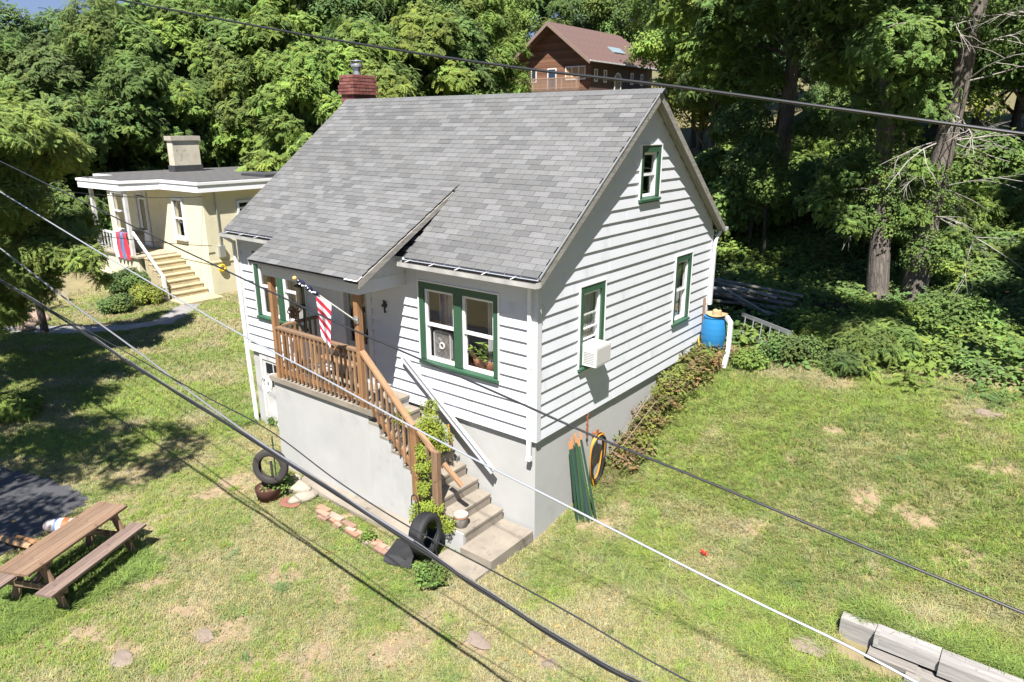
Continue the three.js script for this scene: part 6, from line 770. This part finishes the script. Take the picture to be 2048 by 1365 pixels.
{
  const r = rngOf(401), short = [tuftGeo(1, 12, 0.055, 0.05, 0.0035, 0.9), tuftGeo(2, 12, 0.05, 0.05, 0.0035, 1.2)], long = [tuftGeo(3, 14, 0.15, 0.06, 0.0045, 1.3), tuftGeo(4, 14, 0.12, 0.06, 0.0045, 1.6)], A = [[], []], B = [[], []];
  const blocked = (x, z) => (x > -8.0 && x < 0.02 && z < 0.02 && z > -6.55) || (x > -5.62 && x < -0.6 && z > 0 && z < 1.05) || (x > -0.7 && x < 0 && z > 0 && z < 1.14) || (x > -4.7 && x < -1.3 && z > 1 && z < 1.36) || (x > -0.92 && x < -0.03 && z > 1.1 && z < 1.5) || (x > 4.6 && z > -0.76 && z < -0.2) || (x < -20.75 && z < -4.7) || (x < -19.95 && z < -4.6 && z > -6.3) || inPoly(x, z, ASPH) || distPath(x, z) < 0.4;
  const q = new THREE.Quaternion(), e = new THREE.Euler(); let guard = 0; const put = (x, z, list, s, c) => { e.set((r() - 0.5) * 0.3, r() * 6.283, (r() - 0.5) * 0.3); q.setFromEuler(e); list[r() < 0.5 ? 0 : 1].push({ m: new THREE.Matrix4().compose(V(x, H(x, z) - 0.005, z), q, V(s, s * rr(0.7, 1.3, r), s)), c }); };
  const green = [0.195, 0.275, 0.060], fresh = [0.25, 0.345, 0.064], straw = [0.40, 0.355, 0.19], olive = [0.275, 0.285, 0.095];
  const N = 520000; for (let i = 0; i < N; i++) {
    const x = rr(-26, 8.5, r), z = rr(-7.5, 7.2, r), d = Math.hypot(x - CAM.x, z - CAM.z), dens = clamp(1.35 - d / 22, 0.3, 1); if (r() > dens) continue; if (x < -9 && z < -6.8) continue; const p = toPx(V(x, H(x, z), z)); if (p[2] < 1 || p[0] < -250 || p[0] > 2300 || p[1] > 1560 || blocked(x, z)) continue;
    const s = soilAt(x, z); if (r() < s * 1.15) continue;
    const wet = fbm(x * 0.5 + 9, z * 0.5, 111, 3), dry = fbm(x * 1.1, z * 1.1 + 4, 113, 4) + (r() - 0.5) * 0.22, right = x > 0.3 && z < 0.5, k = clamp((dry - 0.44) * 3.4 + s * 0.5 + (right ? -0.16 : 0.07)); const g = wet > 0.5 ? fresh : green, m = r() < 0.35 ? olive : g; const c = tint([mix(m[0], straw[0], k), mix(m[1], straw[1], k), mix(m[2], straw[2], k)], r, 0.22); const big = d > 16 ? 1.5 : 1;
    const longP = right ? 0.30 + 0.5 * sstep(0.45, 0.65, wet) : 0.02 + 0.15 * sstep(0.6, 0.75, wet); if (r() < longP) put(x, z, B, rr(0.6, 1.1, r) * (right ? 1 : 0.6) * big, c); else put(x, z, A, rr(0.75, 1.35, r) * big, c);
  }
  // edges that the mower misses: along walls, timbers and table
  for (let i = 0; i < 5200; i++) { const k = r(); let x, z; if (k < 0.35) { x = 0.08 + Math.abs(r() + r() - 1) * 0.5; z = -rr(1.3, 6.4, r); } else if (k < 0.55) { x = rr(4.6, 8, r); z = -0.8 - r() * 0.3; } else if (k < 0.7) { x = rr(-8.4, -7.9, r); z = rr(-1, 0.4, r); } else { x = rr(-5.6, -4.1, r); z = rr(4.1, 6.4, r); } if (blocked(x, z)) continue; put(x, z, B, rr(0.6, 1.3, r), tint(r() < 0.35 && k < 0.35 ? [0.30, 0.21, 0.12] : green, r, 0.3)); }
  for (let i = 0; i < 260; i++) { // coarse clumps and broad weeds scattered through the lawn
    const x0 = rr(-14, 7, r), z0 = rr(-6, 6.8, r); if (blocked(x0, z0)) continue; const n = 4 + Math.floor(r() * 12), R1 = rr(0.05, 0.16, r), hue = r() < 0.3 ? [0.15, 0.235, 0.085] : fresh; for (let k = 0; k < n; k++) { const a = r() * 6.283, q2 = Math.sqrt(r()) * R1, x = x0 + Math.cos(a) * q2, z = z0 + Math.sin(a) * q2; if (!blocked(x, z)) put(x, z, B, rr(0.5, 0.95, r), tint(hue, r, 0.2)); } }
  const W = []; for (let i = 0; i < 2600; i++) { const x = rr(-14, 7, r), z = rr(-6.6, 6.8, r); if (blocked(x, z) || fbm(x * 0.9, z * 0.9, 131, 3) < 0.52) continue; W.push(sprayAt(V(x, H(x, z) + 0.015, z), V((r() - 0.5) * 0.3, 1, (r() - 0.5) * 0.3).normalize(), rr(0.1, 0.24, r), tint([0.16, 0.25, 0.06], r, 0.3), r)); } tag(instanced('lawn_weeds', SPR.broad[1], leafMat, W), 'small broad-leaved weeds scattered through the lawn', 'weeds');
  A.forEach((l, k) => tag(instanced('mown_grass', short[k], grassMat, l), k ? 'short mown lawn grass of curling blades' : 'short mown lawn grass of upright blades', 'grass')); B.forEach((l, k) => tag(instanced('long_grass', long[k], grassMat, l), k ? 'longer arching grass growing in the side yard' : 'longer rough grass growing in the side yard', 'grass'));
  console.log('grass', A[0].length + A[1].length, B[0].length + B[1].length);
}
{ // weeds along the gable foundation
  const r = rngOf(402), G = [], D = []; for (let i = 0; i < 420; i++) { const z = -rr(2.2, 6.3, r), x = 0.08 + Math.abs(r() + r() - 1) * 0.7, y = H(x, z); (r() < 0.62 ? G : D).push(sprayAt(V(x, y + rr(0.05, 0.45, r) * (z < -3 ? 1 : 0.6), z), V((r() - 0.5), 1, r() - 0.5).normalize(), rr(0.3, 0.6, r), r() < 0.4 ? tint([0.24, 0.15, 0.075], r) : tint([0.17, 0.20, 0.035], r), r)); }
  const t = thing('foundation_weeds', 'tangle of green and dry brown weeds along the gable foundation', 'weeds'); t.userData.kind = 'stuff'; instanced('leaves', SPR.broad[1], leafMat, G, t); instanced('stalks', SPR.fine[1], leafMat, D, t);
}
{ // leafy ground cover under the trees and on the bank behind the house
  const r = rngOf(403), L = [[], [], []]; for (let i = 0; i < 26000; i++) { const x = rr(-12, 11, r), z = -rr(6.6, 30, r); if (x < 0.3 && z > -7.0) continue; if (x > 0.2 && x < 1.2 && z > -7.2) continue; const lawn = z > -8.2 - 1.6 * vn(x * 0.6, 3, 5) + (x > 3 ? 0.4 : 0); if (lawn && r() < (x > 1 ? 0.86 : 0.3)) continue; const n = fbm(x * 0.5, z * 0.5, 121, 3); if (n < 0.38 && r() < 0.75) continue; const y = H(x, z), hue = n > 0.56 ? 'lime' : n > 0.46 ? 'mid' : 'dark'; L[i % 3].push(sprayAt(V(x, y + rr(0.02, 0.3, r), z), V((r() - 0.5) * 0.8, 1, (r() - 0.5) * 0.8 + 0.3).normalize(), rr(0.5, 1.1, r), tint(hueOf(LEAF[hue], r), r), r)); }
  for (let i = 0; i < 9000; i++) { const x = -rr(22, 62, r), z = -rr(1, 40, r); if (x > -30.2 && z > -14.5 && z < -4) continue; if (x > -30 && z > -4) continue; L[i % 3].push(sprayAt(V(x, H(x, z) + 0.15, z), V((r() - 0.5) * 0.6, 1, (r() - 0.5) * 0.6).normalize(), rr(1, 2, r), tint(hueOf(LEAF[r() < 0.5 ? 'mid' : 'dark'], r), r), r)); }
  [SPR.broad[0], SPR.broad[1], SPR.fine[0]].forEach((g, k) => tag(instanced('ground_cover', g, leafMat, L[k]), ['broad-leaved ground cover under the trees', 'ivy-like ground cover on the bank behind the white house', 'ferny ground cover in the shade of the woods'][k], 'ground cover'));
  const F = []; const lm = [0.34, 0.23, 0.08]; for (let i = 0; i < 300; i++) { const x = rr(-12, 6, r), z = rr(0.5, 6.5, r); F.push({ m: new THREE.Matrix4().compose(V(x, H(x, z) + 0.04, z), new THREE.Quaternion().setFromEuler(new THREE.Euler(r() * 0.6, r() * 6.28, r() * 0.6)), V(1, 1, 1).multiplyScalar(rr(0.5, 1.1, r))), c: tint(lm, r) }); } const lf = leafTri(0.07, 0.022); lf.deleteAttribute('uv'); tag(instanced('fallen_leaves', lf, leafMat, F), 'scattered fallen yellow-brown leaves on the lawn', 'leaves');
}
renderer.render(scene, camera);
